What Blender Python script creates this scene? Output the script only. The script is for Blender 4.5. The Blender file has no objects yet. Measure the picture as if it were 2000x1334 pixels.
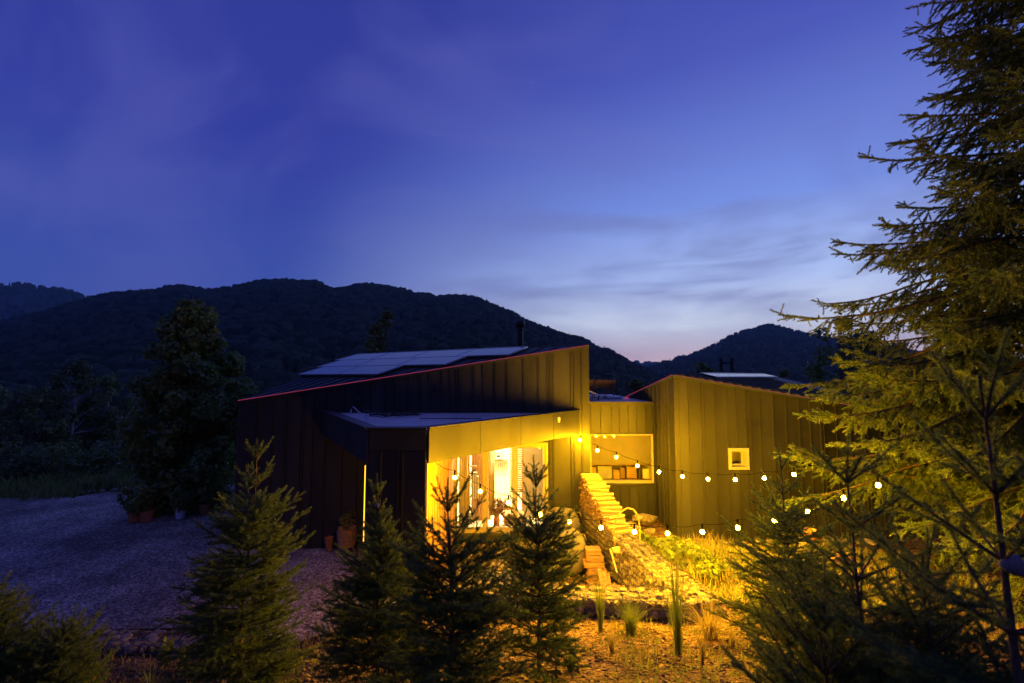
import bpy, math, random
import numpy as np
from mathutils import Vector, Matrix, Euler

R = math.radians
SC = bpy.context.scene
COL = SC.collection

# ------------------------------------------------------------------ camera
CAM_H, PITCH, FPX = 4.15, R(4.3), 900.0
cam_d = bpy.data.cameras.new('camera')
cam_d.sensor_width = 36.0
cam_d.lens = 36.0 * FPX / 2000.0
cam_d.clip_start = 0.05
cam_d.clip_end = 20000
cam_d.dof.use_dof = True
cam_d.dof.focus_distance = 9.5
cam_d.dof.aperture_fstop = 2.0
cam = bpy.data.objects.new('camera', cam_d)
COL.objects.link(cam)
cam.location = (0, 0, CAM_H)
cam.rotation_euler = (R(90) + PITCH, 0, 0)
SC.camera = cam

# ------------------------------------------------------------------ world: dusk sky after sunset
world = bpy.data.worlds.new('World')
SC.world = world
world.use_nodes = True
nt = world.node_tree
nt.nodes.clear()


def nd(tree, typ, **kw):
    n = tree.nodes.new(typ)
    for k, v in kw.items():
        setattr(n, k, v)
    return n


def ramp(tree, stops, interp='EASE'):
    n = nd(tree, 'ShaderNodeValToRGB')
    n.color_ramp.interpolation = interp
    el = n.color_ramp.elements
    while len(el) < len(stops):
        el.new(0.5)
    for e, (p, c) in zip(el, stops):
        e.position = p
        e.color = c if len(c) == 4 else (*c, 1)
    return n


def mth(tree, op, a, b=None, clamp=False):
    n = nd(tree, 'ShaderNodeMath', operation=op, use_clamp=clamp)
    for i, v in enumerate((a, b)):
        if v is None:
            continue
        if isinstance(v, (int, float)):
            n.inputs[i].default_value = v
        else:
            tree.links.new(v, n.inputs[i])
    return n.outputs[0]


def mixc(tree, fac, a, b, mode='MIX'):
    n = nd(tree, 'ShaderNodeMix', data_type='RGBA', blend_type=mode)
    for i, v in ((0, fac), (6, a), (7, b)):
        if isinstance(v, (int, float)):
            n.inputs[i].default_value = v
        elif isinstance(v, tuple):
            n.inputs[i].default_value = v if len(v) == 4 else (*v, 1)
        else:
            tree.links.new(v, n.inputs[i])
    return n.outputs[2]


SKY_STRENGTH = 1.0
tc = nd(nt, 'ShaderNodeTexCoord')
sep = nd(nt, 'ShaderNodeSeparateXYZ')
nt.links.new(tc.outputs['Generated'], sep.inputs[0])
dot = nd(nt, 'ShaderNodeVectorMath', operation='DOT_PRODUCT')
nt.links.new(tc.outputs['Generated'], dot.inputs[0])
dot.inputs[1].default_value = (math.sin(R(36)), math.cos(R(36)), 0)
towards = nd(nt, 'ShaderNodeMapRange', interpolation_type='SMOOTHSTEP')
nt.links.new(dot.outputs['Value'], towards.inputs[0])
towards.inputs[1].default_value = 0.42
towards.inputs[2].default_value = 1.04
elev = mth(nt, 'MAXIMUM', sep.outputs[2], 0.0)
far_r = ramp(nt, [(0.0, (.080, .135, .52)), (.08, (.064, .112, .46)), (.20, (.053, .092, .43)), (.42, (.036, .052, .36)), (.62, (.032, .045, .32)), (1.0, (.034, .048, .33))], 'LINEAR')
sun_r = ramp(nt, [(0.0, (.98, .58, .60)), (.045, (.92, .70, .78)), (.10, (1.02, 1.10, 1.26)), (.19, (.56, .72, 1.14)), (.33, (.23, .35, .90)), (.55, (.090, .125, .58)), (1.0, (.034, .048, .33))], 'LINEAR')
nt.links.new(elev, far_r.inputs[0])
nt.links.new(elev, sun_r.inputs[0])
skyc = mixc(nt, towards.outputs[0], far_r.outputs[0], sun_r.outputs[0])
# thin high cloud: long streaks
mp = nd(nt, 'ShaderNodeMapping')
mp.inputs['Scale'].default_value = (.9, .9, 4.2)
mp.inputs['Rotation'].default_value = (0.05, 0.10, 0.2)
nt.links.new(tc.outputs['Generated'], mp.inputs[0])
nz = nd(nt, 'ShaderNodeTexNoise')
nz.inputs['Scale'].default_value = 2.1
nz.inputs['Detail'].default_value = 5
nz.inputs['Roughness'].default_value = 0.52
nz.inputs['Distortion'].default_value = 0.5
nt.links.new(mp.outputs[0], nz.inputs['Vector'])
cl = ramp(nt, [(.43, (0, 0, 0)), (.62, (1, 1, 1))])
nt.links.new(nz.outputs['Fac'], cl.inputs[0])
low = nd(nt, 'ShaderNodeMapRange', interpolation_type='SMOOTHSTEP')   # clouds thicken towards the horizon
nt.links.new(elev, low.inputs[0])
low.inputs[1].default_value = 0.44
low.inputs[2].default_value = 0.22
low.inputs[3].default_value = 0.06
low.inputs[4].default_value = 0.95
thin = nd(nt, 'ShaderNodeMapRange', interpolation_type='SMOOTHSTEP')   # and thin out again in the clear strip above the hills
nt.links.new(elev, thin.inputs[0])
thin.inputs[1].default_value = 0.08
thin.inputs[2].default_value = 0.21
thin.inputs[3].default_value = 0.30
thin.inputs[4].default_value = 1.0
cfac = mth(nt, 'MULTIPLY', mth(nt, 'MULTIPLY', mth(nt, 'MULTIPLY', cl.outputs[0], low.outputs[0]), thin.outputs[0]), towards.outputs[0])
skyc = mixc(nt, cfac, skyc, (.18, .21, .48))
# faint lighter veils high up
mp2 = nd(nt, 'ShaderNodeMapping')
mp2.inputs['Scale'].default_value = (.8, 2.6, 1.6)
mp2.inputs['Rotation'].default_value = (0.5, 0.3, 0.9)
nt.links.new(tc.outputs['Generated'], mp2.inputs[0])
nz2 = nd(nt, 'ShaderNodeTexNoise')
nz2.inputs['Scale'].default_value = 2.2
nz2.inputs['Detail'].default_value = 4
nz2.inputs['Distortion'].default_value = 0.8
nt.links.new(mp2.outputs[0], nz2.inputs['Vector'])
veil = ramp(nt, [(.42, (0, 0, 0)), (.75, (1, 1, 1))])
nt.links.new(nz2.outputs['Fac'], veil.inputs[0])
skyc = mixc(nt, mth(nt, 'MULTIPLY', veil.outputs[0], 0.30), skyc, (.15, .16, .52))
# a few faint stars
vor = nd(nt, 'ShaderNodeTexVoronoi')
vor.inputs['Scale'].default_value = 16
nt.links.new(tc.outputs['Generated'], vor.inputs['Vector'])
star = mth(nt, 'LESS_THAN', vor.outputs['Distance'], 0.016)
skyc = mixc(nt, mth(nt, 'MULTIPLY', star, 0.35), skyc, (.8, .7, .8))
bgn = nd(nt, 'ShaderNodeBackground')
nt.links.new(skyc, bgn.inputs[0])
bgn.inputs[1].default_value = SKY_STRENGTH
wo = nd(nt, 'ShaderNodeOutputWorld')
nt.links.new(bgn.outputs[0], wo.inputs[0])

# ------------------------------------------------------------------ exposure and sampling
SC.view_settings.view_transform = 'Standard'
SC.view_settings.look = 'None'
SC.view_settings.exposure = 0.0
SC.view_settings.gamma = 1.0
SC.view_settings.use_curve_mapping = False
SC.render.engine = 'CYCLES'
SC.cycles.use_denoising = True
SC.cycles.sample_clamp_indirect = 6.0
SC.cycles.max_bounces = 6
SC.cycles.diffuse_bounces = 3
SC.cycles.glossy_bounces = 3
SC.cycles.transparent_max_bounces = 12
SC.cycles.caustics_reflective = False
SC.cycles.caustics_refractive = False

BULB = 3500.0                      # radiance of one festoon bulb
BULB_COL = (1.0, 0.465, 0.003)
ROOM = 1050.0

# ------------------------------------------------------------------ measuring helpers


def W(px, py, y):
    """point of the place at depth y that the photograph shows at (px, py)"""
    xc, yc = (px - 1000) / FPX, (667 - py) / FPX
    dy = math.cos(PITCH) - yc * math.sin(PITCH)
    dz = math.sin(PITCH) + yc * math.cos(PITCH)
    return Vector((xc / dy * y, y, CAM_H + dz / dy * y))


def Wz(px, py, z):
    a = W(px, py, 1.0)
    return W(px, py, (z - CAM_H) / (a.z - CAM_H))


# ------------------------------------------------------------------ materials
MATS = {}


def mat(name, col, rough=0.7, metal=0.0, var=0.15, scale=8.0, bump=0.0, bscale=60.0, stretch=None, spec=0.5, rnd=0.0,
        col2=None, coat=0.0, transl=0.0):
    m = bpy.data.materials.new(name)
    m.use_nodes = True
    t = m.node_tree
    b = t.nodes['Principled BSDF']
    tcn = nd(t, 'ShaderNodeTexCoord')
    vec = tcn.outputs['Object']
    if stretch:
        mpn = nd(t, 'ShaderNodeMapping')
        mpn.inputs['Scale'].default_value = stretch
        t.links.new(vec, mpn.inputs[0])
        vec = mpn.outputs[0]
    n = nd(t, 'ShaderNodeTexNoise')
    n.inputs['Scale'].default_value = scale
    n.inputs['Detail'].default_value = 5
    t.links.new(vec, n.inputs['Vector'])
    c2 = col2 or tuple(c * (1 - var) for c in col)
    c1 = tuple(min(1, c * (1 + var)) for c in col)
    rp = ramp(t, [(.32, c2), (.68, c1)])
    t.links.new(n.outputs['Fac'], rp.inputs[0])
    out = rp.outputs[0]
    if rnd:
        oi = nd(t, 'ShaderNodeObjectInfo')
        mr = nd(t, 'ShaderNodeMapRange')
        t.links.new(oi.outputs['Random'], mr.inputs[0])
        mr.inputs[3].default_value = 1 - rnd
        mr.inputs[4].default_value = 1 + rnd
        hs = nd(t, 'ShaderNodeHueSaturation')
        t.links.new(mr.outputs[0], hs.inputs['Value'])
        t.links.new(out, hs.inputs['Color'])
        out = hs.outputs[0]
    t.links.new(out, b.inputs['Base Color'])
    b.inputs['Roughness'].default_value = rough
    b.inputs['Metallic'].default_value = metal
    b.inputs['Specular IOR Level'].default_value = spec
    b.inputs['Coat Weight'].default_value = coat
    if bump:
        n2 = nd(t, 'ShaderNodeTexNoise')
        n2.inputs['Scale'].default_value = bscale
        n2.inputs['Detail'].default_value = 4
        t.links.new(vec, n2.inputs['Vector'])
        bp = nd(t, 'ShaderNodeBump')
        bp.inputs['Strength'].default_value = bump
        bp.inputs['Distance'].default_value = 0.02
        t.links.new(n2.outputs['Fac'], bp.inputs['Height'])
        t.links.new(bp.outputs[0], b.inputs['Normal'])
    if transl:
        tb_ = nd(t, 'ShaderNodeBsdfTranslucent')
        t.links.new(out, tb_.inputs[0])
        mx = nd(t, 'ShaderNodeMixShader')
        mx.inputs[0].default_value = transl
        t.links.new(b.outputs[0], mx.inputs[1])
        t.links.new(tb_.outputs[0], mx.inputs[2])
        t.links.new(mx.outputs[0], t.nodes['Material Output'].inputs[0])
    MATS[name] = m
    return m


def emit(name, col, s):
    m = bpy.data.materials.new(name)
    m.use_nodes = True
    t = m.node_tree
    t.nodes.clear()
    e = nd(t, 'ShaderNodeEmission')
    e.inputs[0].default_value = (*col, 1)
    e.inputs[1].default_value = s
    o = nd(t, 'ShaderNodeOutputMaterial')
    t.links.new(e.outputs[0], o.inputs[0])
    MATS[name] = m
    return m


def glass(name, refl=1.0, tint=(1, 1, 1)):
    m = bpy.data.materials.new(name)
    m.use_nodes = True
    t = m.node_tree
    t.nodes.clear()
    tr = nd(t, 'ShaderNodeBsdfTransparent')
    tr.inputs[0].default_value = (*tint, 1)
    gl = nd(t, 'ShaderNodeBsdfGlossy')
    gl.inputs['Roughness'].default_value = 0.02
    fr = nd(t, 'ShaderNodeFresnel')
    fr.inputs[0].default_value = 1.45
    mx = nd(t, 'ShaderNodeMixShader')
    t.links.new(mth(t, 'MULTIPLY', fr.outputs[0], refl), mx.inputs[0])
    t.links.new(tr.outputs[0], mx.inputs[1])
    t.links.new(gl.outputs[0], mx.inputs[2])
    o = nd(t, 'ShaderNodeOutputMaterial')
    t.links.new(mx.outputs[0], o.inputs[0])
    MATS[name] = m
    return m


mat('clad', (.033, .034, .030), .46, 0, .26, 1.3, .05, 1.6, (1, 1, .3), .36, .12)
mat('clad_trim', (.030, .032, .032), .45, 0, .1, 2, .02, 9)
mat('roof_metal', (.036, .046, .042), .62, 0, .14, 1.5, .05, 4, None, .3)
mat('roof_membrane', (.62, .58, .50), .8, 0, .2, 1.3, .15, 14)
mat('solar_cell', (.025, .028, .05), .10, 0, .15, 3, 0, 1, None, .8)
mat('alu', (.62, .63, .66), .35, .7, .06, 6)
mat('blind', (.19, .17, .13), .8, 0, .06, 3)
mat('frame_cream', (.34, .30, .22), .5, 0, .06, 3)
mat('frame_white', (.36, .32, .24), .5, 0, .05, 3)
mat('slat_wood', (.34, .18, .07), .6, 0, .3, 3, .2, 30, (9, 9, .7), .4, .22)
mat('room_wall', (.80, .74, .62), .8, 0, .03, 2)
mat('room_floor', (.62, .52, .38), .55, 0, .12, 2, 0, 1, (1, 6, 1))
mat('curtain', (.74, .64, .46), .9, 0, .1, 8)
mat('cane', (.46, .26, .09), .6, 0, .3, 12, .2, 40)
mat('dark_wood', (.16, .08, .035), .55, 0, .3, 6, .1, 30, (1, 1, 6))
mat('wood_pale', (.33, .25, .16), .7, 0, .22, 7, .25, 40, (1, 8, 8), .3, .16)
mat('log_bark', (.20, .13, .07), .9, 0, .35, 14, .5, 40, None, .3, .2)
mat('log_end', (.36, .23, .11), .85, 0, .3, 9, .3, 50, None, .3, .2)
mat('plank', (.42, .26, .12), .75, 0, .3, 5, .3, 30, (1, 7, 7), .3, .2)
mat('stone', (.24, .21, .16), .9, 0, .42, 4, .6, 26, None, .3, .38)
mat('stone_dark', (.12, .11, .10), .9, 0, .3, 5, .3, 22)
mat('wire', (.16, .15, .14), .5, .6, .1, 8)
mat('bag', (.16, .15, .125), .75, 0, .10, 3, .35, 5)
mat('terracotta', (.38, .16, .07), .8, 0, .2, 8, .1, 40)
mat('wicker', (.36, .21, .10), .75, 0, .25, 30, .2, 80)
mat('soil', (.06, .04, .025), .95, 0, .3, 20, .5, 50)
mat('plastic_white', (.70, .70, .74), .45, 0, .05, 3)
mat('black', (.012, .012, .013), .5, 0, .1, 5)
mat('socket_black', (.0012, .0012, .0012), 1.0, 0, .1, 5, 0, 1, None, .02)
mat('cable', (.015, .015, .015), .6, 0, .1, 5)
mat('fleece', (.24, .20, .18), .95, 0, .12, 20, .5, 60)
mat('needle', (.092, .160, .040), .5, 0, .25, 3, 0, 1, None, .35, .30, transl=0.38)
mat('needle_tip', (.125, .190, .046), .5, 0, .2, 3, 0, 1, None, .3, .25, transl=0.38)
mat('needle_light', (.125, .190, .046), .5, 0, .25, 3, 0, 1, None, .35, .30, transl=0.38)
mat('needle_big', (.175, .225, .060), .5, 0, .25, 3, 0, 1, None, .35, .35, transl=0.38)
mat('spruce_bark', (.11, .07, .035), .9, 0, .35, 16, .5, 50)
mat('bark', (.10, .08, .06), .9, 0, .3, 12, .5, 40)
mat('birch_bark', (.36, .36, .34), .8, 0, .4, 7, .2, 20, (1, 1, 3))
mat('leaf', (.15, .22, .055), .34, 0, .4, 2.5, 0, 1, None, .5, .1, transl=0.4)
mat('leaf_grey', (.15, .20, .075), .55, 0, .4, 2.0, 0, 1, None, .4, .1, transl=0.4)
mat('leaf_yellow', (.18, .20, .05), .5, 0, .4, 2.5, 0, 1, None, .4, .1, transl=0.4)
mat('grass', (.165, .22, .045), .6, 0, .35, 1.5, 0, 1, None, .3, .1, transl=0.4)
mat('grass_dry', (.34, .28, .09), .7, 0, .35, 2.5, 0, 1, None, .3, .1, transl=0.4)
mat('weed', (.19, .25, .05), .6, 0, .45, 2.2, 0, 1, None, .3, .1, transl=0.4)
mat('forest', (.045, .062, .032), .9, 0, .35, .12, 0, 1, None, .1, .45)
mat('hill', (.030, .040, .022), .95, 0, .3, .02)
mat('flower_red', (.55, .02, .03), .6, 0, .2, 30)
mat('chip', (.21, .135, .065), .9, 0, .35, 12, .2, 60, None, .3, .3)
mat('canvas', (.30, .30, .34), .8, 0, .1, 6)
mat('paper', (.75, .72, .66), .8, 0, .04, 4)
emit('bulb_glow', BULB_COL, BULB)
emit('room_lamp', (1.0, .80, .36), ROOM)
emit('led_pink', (1.0, .10, .24), 0.36)
emit('led_orange', (1.0, .22, .16), 0.36)
emit('slit_glow', (1.0, .55, .02), 2.2)
emit('globe_lamp', (1.0, .40, .06), 300.0)
glass('pane')


def ground_mat(name, base, dark, vs, bump, rough=.95, big=0.6, dist=.03, spec=.2, pale=None, lo=.62, hi=1.15):
    m = bpy.data.materials.new(name)
    m.use_nodes = True
    t = m.node_tree
    b = t.nodes['Principled BSDF']
    tcn = nd(t, 'ShaderNodeTexCoord')
    v = nd(t, 'ShaderNodeTexVoronoi')
    v.inputs['Scale'].default_value = vs
    t.links.new(tcn.outputs['Object'], v.inputs['Vector'])
    n = nd(t, 'ShaderNodeTexNoise')
    n.inputs['Scale'].default_value = big
    n.inputs['Detail'].default_value = 8
    n.inputs['Roughness'].default_value = .65
    t.links.new(tcn.outputs['Object'], n.inputs['Vector'])
    sx = nd(t, 'ShaderNodeSeparateColor')
    t.links.new(v.outputs['Color'], sx.inputs[0])
    r1 = ramp(t, [(0.0, dark), (.75, base), (1.0, pale or tuple(min(1, c * 1.7) for c in base))], 'LINEAR')
    t.links.new(sx.outputs[0], r1.inputs[0])
    r2 = ramp(t, [(.36, (lo, lo, lo)), (.64, (hi, hi, hi))])
    t.links.new(n.outputs['Fac'], r2.inputs[0])
    c = mixc(t, 1.0, r1.outputs[0], r2.outputs[0], 'MULTIPLY')
    t.links.new(c, b.inputs['Base Color'])
    b.inputs['Roughness'].default_value = rough
    b.inputs['Specular IOR Level'].default_value = spec
    bp = nd(t, 'ShaderNodeBump')
    bp.inputs['Strength'].default_value = bump
    bp.inputs['Distance'].default_value = dist
    h = mth(t, 'ADD', mth(t, 'MULTIPLY', v.outputs['Distance'], -1.0), n.outputs['Fac'])
    t.links.new(h, bp.inputs['Height'])
    t.links.new(bp.outputs[0], b.inputs['Normal'])
    MATS[name] = m
    return m


ground_mat('mulch', (.17, .105, .05), (.05, .03, .014), 24, 1.0, big=1.4, lo=.35, hi=1.3)
ground_mat('gravel', (.42, .36, .29), (.11, .095, .08), 30, 1.0, pale=(.70, .63, .54), big=.35, lo=.5, hi=1.35)

# ------------------------------------------------------------------ mesh helpers


class MB:
    def __init__(self):
        self.v, self.f, self.mi = [], [], []

    def add(self, vs, fs, mi=0):
        o = len(self.v)
        self.v += [tuple(p) for p in vs]
        self.f += [tuple(i + o for i in f) for f in fs]
        self.mi += [mi] * len(fs)
        return self

    def hexa(self, b4, t4, mi=0):
        return self.add(list(b4) + list(t4), [(3, 2, 1, 0), (4, 5, 6, 7), (0, 1, 5, 4), (1, 2, 6, 5), (2, 3, 7, 6), (3, 0, 4, 7)], mi)

    def box(self, a, b, mi=0):
        (x0, y0, z0), (x1, y1, z1) = a, b
        x0, x1 = min(x0, x1), max(x0, x1)
        y0, y1 = min(y0, y1), max(y0, y1)
        z0, z1 = min(z0, z1), max(z0, z1)
        return self.hexa([(x0, y0, z0), (x1, y0, z0), (x1, y1, z0), (x0, y1, z0)],
                         [(x0, y0, z1), (x1, y0, z1), (x1, y1, z1), (x0, y1, z1)], mi)

    def prism(self, poly, off, mi=0):
        """polygon (list of points) extruded by vector off"""
        n = len(poly)
        off = Vector(off)
        a = [Vector(p) for p in poly]
        b = [p + off for p in a]
        fs = [tuple(range(n - 1, -1, -1)), tuple(range(n, 2 * n))] + [(i, (i + 1) % n, n + (i + 1) % n, n + i) for i in range(n)]
        return self.add(a + b, fs, mi)

    def tube(self, pts, r, n=6, mi=0, cap=True):
        pts = [Vector(p) for p in pts]
        rs = r if isinstance(r, (list, tuple)) else [r] * len(pts)
        vs, fs = [], []
        for i, p in enumerate(pts):
            d = (pts[min(i + 1, len(pts) - 1)] - pts[max(i - 1, 0)])
            d = d.normalized() if d.length > 1e-9 else Vector((0, 0, 1))
            ref = Vector((0, 0, 1)) if abs(d.z) < .9 else Vector((1, 0, 0))
            u = d.cross(ref).normalized()
            w = d.cross(u)
            for k in range(n):
                a = 2 * math.pi * k / n
                vs.append(p + (u * math.cos(a) + w * math.sin(a)) * rs[i])
        for i in range(len(pts) - 1):
            for k in range(n):
                k2 = (k + 1) % n
                fs.append((i * n + k, i * n + k2, (i + 1) * n + k2, (i + 1) * n + k))
        if cap:
            fs.append(tuple(range(n - 1, -1, -1)))
            fs.append(tuple((len(pts) - 1) * n + k for k in range(n)))
        return self.add(vs, fs, mi)

    def lathe(self, c, prof, n=20, mi=0):
        """profile [(r, z)] about vertical axis through c"""
        c = Vector(c)
        vs, fs = [], []
        for r, z in prof:
            for k in range(n):
                a = 2 * math.pi * k / n
                vs.append(c + Vector((r * math.cos(a), r * math.sin(a), z)))
        for i in range(len(prof) - 1):
            for k in range(n):
                k2 = (k + 1) % n
                fs.append((i * n + k, i * n + k2, (i + 1) * n + k2, (i + 1) * n + k))
        return self.add(vs, fs, mi)

    def build(self, name, mats, parent=None, smooth=False, bevel=0.0):
        me = bpy.data.meshes.new(name)
        me.from_pydata(self.v, [], self.f)
        for m in (mats if isinstance(mats, (list, tuple)) else [mats]):
            me.materials.append(MATS[m])
        if max(self.mi, default=0):
            me.polygons.foreach_set('material_index', self.mi)
        if smooth:
            me.polygons.foreach_set('use_smooth', [True] * len(me.polygons))
        me.validate()
        me.update()
        o = bpy.data.objects.new(name, me)
        return link(o, parent)


def link(o, parent=None):
    COL.objects.link(o)
    if parent is not None:
        o.parent = parent
        o.matrix_parent_inverse = WORLD_INV.get(parent.name, Matrix())
    return o


WORLD_INV = {}


def thing(name, label, cat, loc=(0, 0, 0), group=None):
    o = bpy.data.objects.new(name, None)
    COL.objects.link(o)
    o.location = loc
    o.empty_display_size = .1
    WORLD_INV[o.name] = Matrix.Translation(-Vector(loc))
    return tag(o, label, cat, group)


def tag(o, label, cat, group=None):
    o['label'] = label
    o['category'] = cat
    o['kind'] = 'thing'
    if group:
        o['group'] = group
    return o


def struct(o):
    o['kind'] = 'structure'
    return o


def stuff(o):
    o['kind'] = 'stuff'
    return o


def mesh_np(name, verts, faces, material, parent=None, smooth=False):
    """fast mesh from numpy arrays; faces (n, k)"""
    me = bpy.data.meshes.new(name)
    n, k = faces.shape
    me.vertices.add(len(verts))
    me.vertices.foreach_set('co', np.ascontiguousarray(verts, dtype=np.float32).ravel())
    me.loops.add(n * k)
    me.loops.foreach_set('vertex_index', np.ascontiguousarray(faces, dtype=np.int32).ravel())
    me.polygons.add(n)
    me.polygons.foreach_set('loop_start', np.arange(0, n * k, k, dtype=np.int32))
    if smooth:
        me.polygons.foreach_set('use_smooth', np.ones(n, dtype=bool))
    for m in (material if isinstance(material, (list, tuple)) else [material]):
        me.materials.append(MATS[m])
    me.update(calc_edges=True)
    o = bpy.data.objects.new(name, me)
    return link(o, parent)


# geometry-node scatter: each vertex of the object carries one copy of a small source mesh
def source_collection(name, objs):
    c = bpy.data.collections.new(name)
    for o in objs:
        c.objects.link(o)
    return c


def scatter_tree(name, coll):
    g = bpy.data.node_groups.new(name, 'GeometryNodeTree')
    g.interface.new_socket('Geometry', in_out='INPUT', socket_type='NodeSocketGeometry')
    g.interface.new_socket('Geometry', in_out='OUTPUT', socket_type='NodeSocketGeometry')
    gi, go = g.nodes.new('NodeGroupInput'), g.nodes.new('NodeGroupOutput')
    ip = g.nodes.new('GeometryNodeInstanceOnPoints')
    ci = g.nodes.new('GeometryNodeCollectionInfo')
    ci.inputs['Collection'].default_value = coll
    ci.inputs['Separate Children'].default_value = True
    ci.inputs['Reset Children'].default_value = True
    rot = g.nodes.new('GeometryNodeInputNamedAttribute')
    rot.data_type = 'FLOAT_VECTOR'
    rot.inputs['Name'].default_value = 'rot'
    scl = g.nodes.new('GeometryNodeInputNamedAttribute')
    scl.data_type = 'FLOAT_VECTOR'
    scl.inputs['Name'].default_value = 'scl'
    idx = g.nodes.new('GeometryNodeInputNamedAttribute')
    idx.data_type = 'INT'
    idx.inputs['Name'].default_value = 'idx'
    L = g.links.new
    L(gi.outputs[0], ip.inputs['Points'])
    L(ci.outputs[0], ip.inputs['Instance'])
    ip.inputs['Pick Instance'].default_value = True
    L(idx.outputs[0], ip.inputs['Instance Index'])
    L(rot.outputs[0], ip.inputs['Rotation'])
    L(scl.outputs[0], ip.inputs['Scale'])
    L(ip.outputs[0], go.inputs[0])
    return g


def scatter(name, pts, rots, scls, idxs, tree, parent=None):
    me = bpy.data.meshes.new(name)
    n = len(pts)
    me.vertices.add(n)
    me.vertices.foreach_set('co', np.asarray(pts, dtype=np.float32).ravel())
    a = me.attributes.new('rot', 'FLOAT_VECTOR', 'POINT')
    a.data.foreach_set('vector', np.asarray(rots, dtype=np.float32).ravel())
    s = np.asarray(scls, dtype=np.float32)
    if s.ndim == 1:
        s = np.repeat(s[:, None], 3, 1)
    a = me.attributes.new('scl', 'FLOAT_VECTOR', 'POINT')
    a.data.foreach_set('vector', np.ascontiguousarray(s).ravel())
    a = me.attributes.new('idx', 'INT', 'POINT')
    a.data.foreach_set('value', np.asarray(idxs, dtype=np.int32))
    o = bpy.data.objects.new(name, me)
    link(o, parent)
    md = o.modifiers.new('scatter', 'NODES')
    md.node_group = tree
    return stuff(o)


def src(name, verts, faces, material, smooth=False):
    me = bpy.data.meshes.new(name)
    me.from_pydata([tuple(v) for v in verts], [], [tuple(f) for f in faces])
    me.materials.append(MATS[material])
    if smooth:
        me.polygons.foreach_set('use_smooth', [True] * len(me.polygons))
    me.update()
    return bpy.data.objects.new(name, me)


def ico(sub):
    import bmesh
    bm = bmesh.new()
    bmesh.ops.create_icosphere(bm, subdivisions=sub, radius=1)
    v = np.array([p.co[:] for p in bm.verts])
    f = np.array([[q.index for q in p.verts] for p in bm.faces])
    bm.free()
    return v, f


ICO1, ICO2, ICO3 = ico(1), ico(2), ico(3)


def vnoise(p, seed=0):
    """cheap smooth noise for arrays of points (n, 2 or 3)"""
    r = np.random.RandomState(seed)
    p = np.asarray(p, dtype=float)
    out = np.zeros(len(p))
    for k in range(6):
        d = r.normal(size=p.shape[1])
        d /= np.linalg.norm(d)
        out += np.sin(p @ d * (0.7 + .5 * k) + r.uniform(0, 6.28)) / (1 + .35 * k)
    return out / 3.0


# ================================================================== terrain
YW = 11.5                         # front wall plane of the main house
YE = 11.1                         # front wall plane of the side house
GAB0, GAB1 = Vector((1.62, 11.42)), Vector((2.50, 6.75))     # left line of the long gabion


def sst(a, b, x):
    t = np.clip((x - a) / (b - a), 0, 1)
    return t * t * (3 - 2 * t)


def gab_x(y):
    t = (y - GAB0.y) / (GAB1.y - GAB0.y)
    return GAB0.x + t * (GAB1.x - GAB0.x)


def terrain(x, y):
    x, y = np.asarray(x, float), np.asarray(y, float)
    right = .70 + .27 * np.maximum(0, 6.75 - y)                       # slope up to the photographer
    left = -.16 + .36 * np.maximum(0, 7.0 - y) * sst(7.4, 5.5, y)
    front = left + (right - left) * sst(-4.2, -1.6, x)
    yard = np.zeros_like(front) - .02
    court = np.full_like(front, .05)
    inner = yard + (court - yard) * sst(-1.6, -1.3, x)
    z = front + (inner - front) * sst(7.55, 7.75, y)
    gline = gab_x(np.clip(y, 6.75, 11.42)) + .25
    garden = .90 - .55 * sst(8.2, 11.0, y)
    g = np.where(y > 6.75, garden, garden + (right - .70))
    wx = sst(gline - .05, gline + .08, x)
    wfront = sst(2.7, 3.5, x)
    wx = np.where(y > 6.8, wx, wfront)
    z = z + (g - z) * wx
    fall = np.maximum(0, y - 19)
    z = z - .10 * fall - .0
    lf = np.maximum(0, -15 - x)
    z = z - .06 * lf * sst(6, 14, y)
    far = np.hypot(x, y)
    z = np.maximum(z, -26 - .002 * far)
    z = z + (.05 * vnoise(np.stack([x * 1.7, y * 1.7], -1).reshape(-1, 2), 3).reshape(x.shape)
             + .02 * vnoise(np.stack([x * 7, y * 7], -1).reshape(-1, 2), 4).reshape(x.shape)) * np.where((y > 7.6) & (x < gline), .25, 1.0)
    return z


def tz(x, y):
    return float(terrain(np.array([x]), np.array([y]))[0])


def grow(a, b, n):
    return a * (b / a) ** np.linspace(0, 1, n)


xs = np.concatenate([-grow(15.1, 5200, 40)[::-1], np.arange(-15, 14.01, .11), grow(14.1, 5200, 40)])
ys = np.concatenate([-grow(3.1, 2000, 25)[::-1], np.arange(-3, 20.01, .11), grow(20.2, 5400, 60)])
X, Y = np.meshgrid(xs, ys)
Z = terrain(X, Y)
nx, ny = len(xs), len(ys)
I = np.arange(nx * ny).reshape(ny, nx)
F = np.stack([I[:-1, :-1], I[:-1, 1:], I[1:, 1:], I[1:, :-1]], -1).reshape(-1, 4)
struct(mesh_np('ground', np.stack([X, Y, Z], -1).reshape(-1, 3), F, 'mulch', smooth=True))

# gravel yard: a sheet of its own on the left
gu = np.concatenate([np.linspace(-60, -16, 30), np.arange(-15.8, -1.29, .12)])
gv = np.linspace(0, 1, 130)
U, V = np.meshgrid(gu, gv)


def yard_near(x):
    return np.interp(x, [-60, -7.5, -5.0, -3.6, -2.6, -1.3], [7.9, 7.9, 7.95, 7.6, 6.9, 7.0])


def yard_far(x):
    return np.interp(x, [-60, -18, -13, -9, -6, -1.3], [14, 15.8, 17.0, 18.5, 21.5, 21.5]) + .25 * np.sin(x * 1.7) + .12 * np.sin(x * 5.1)


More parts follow.
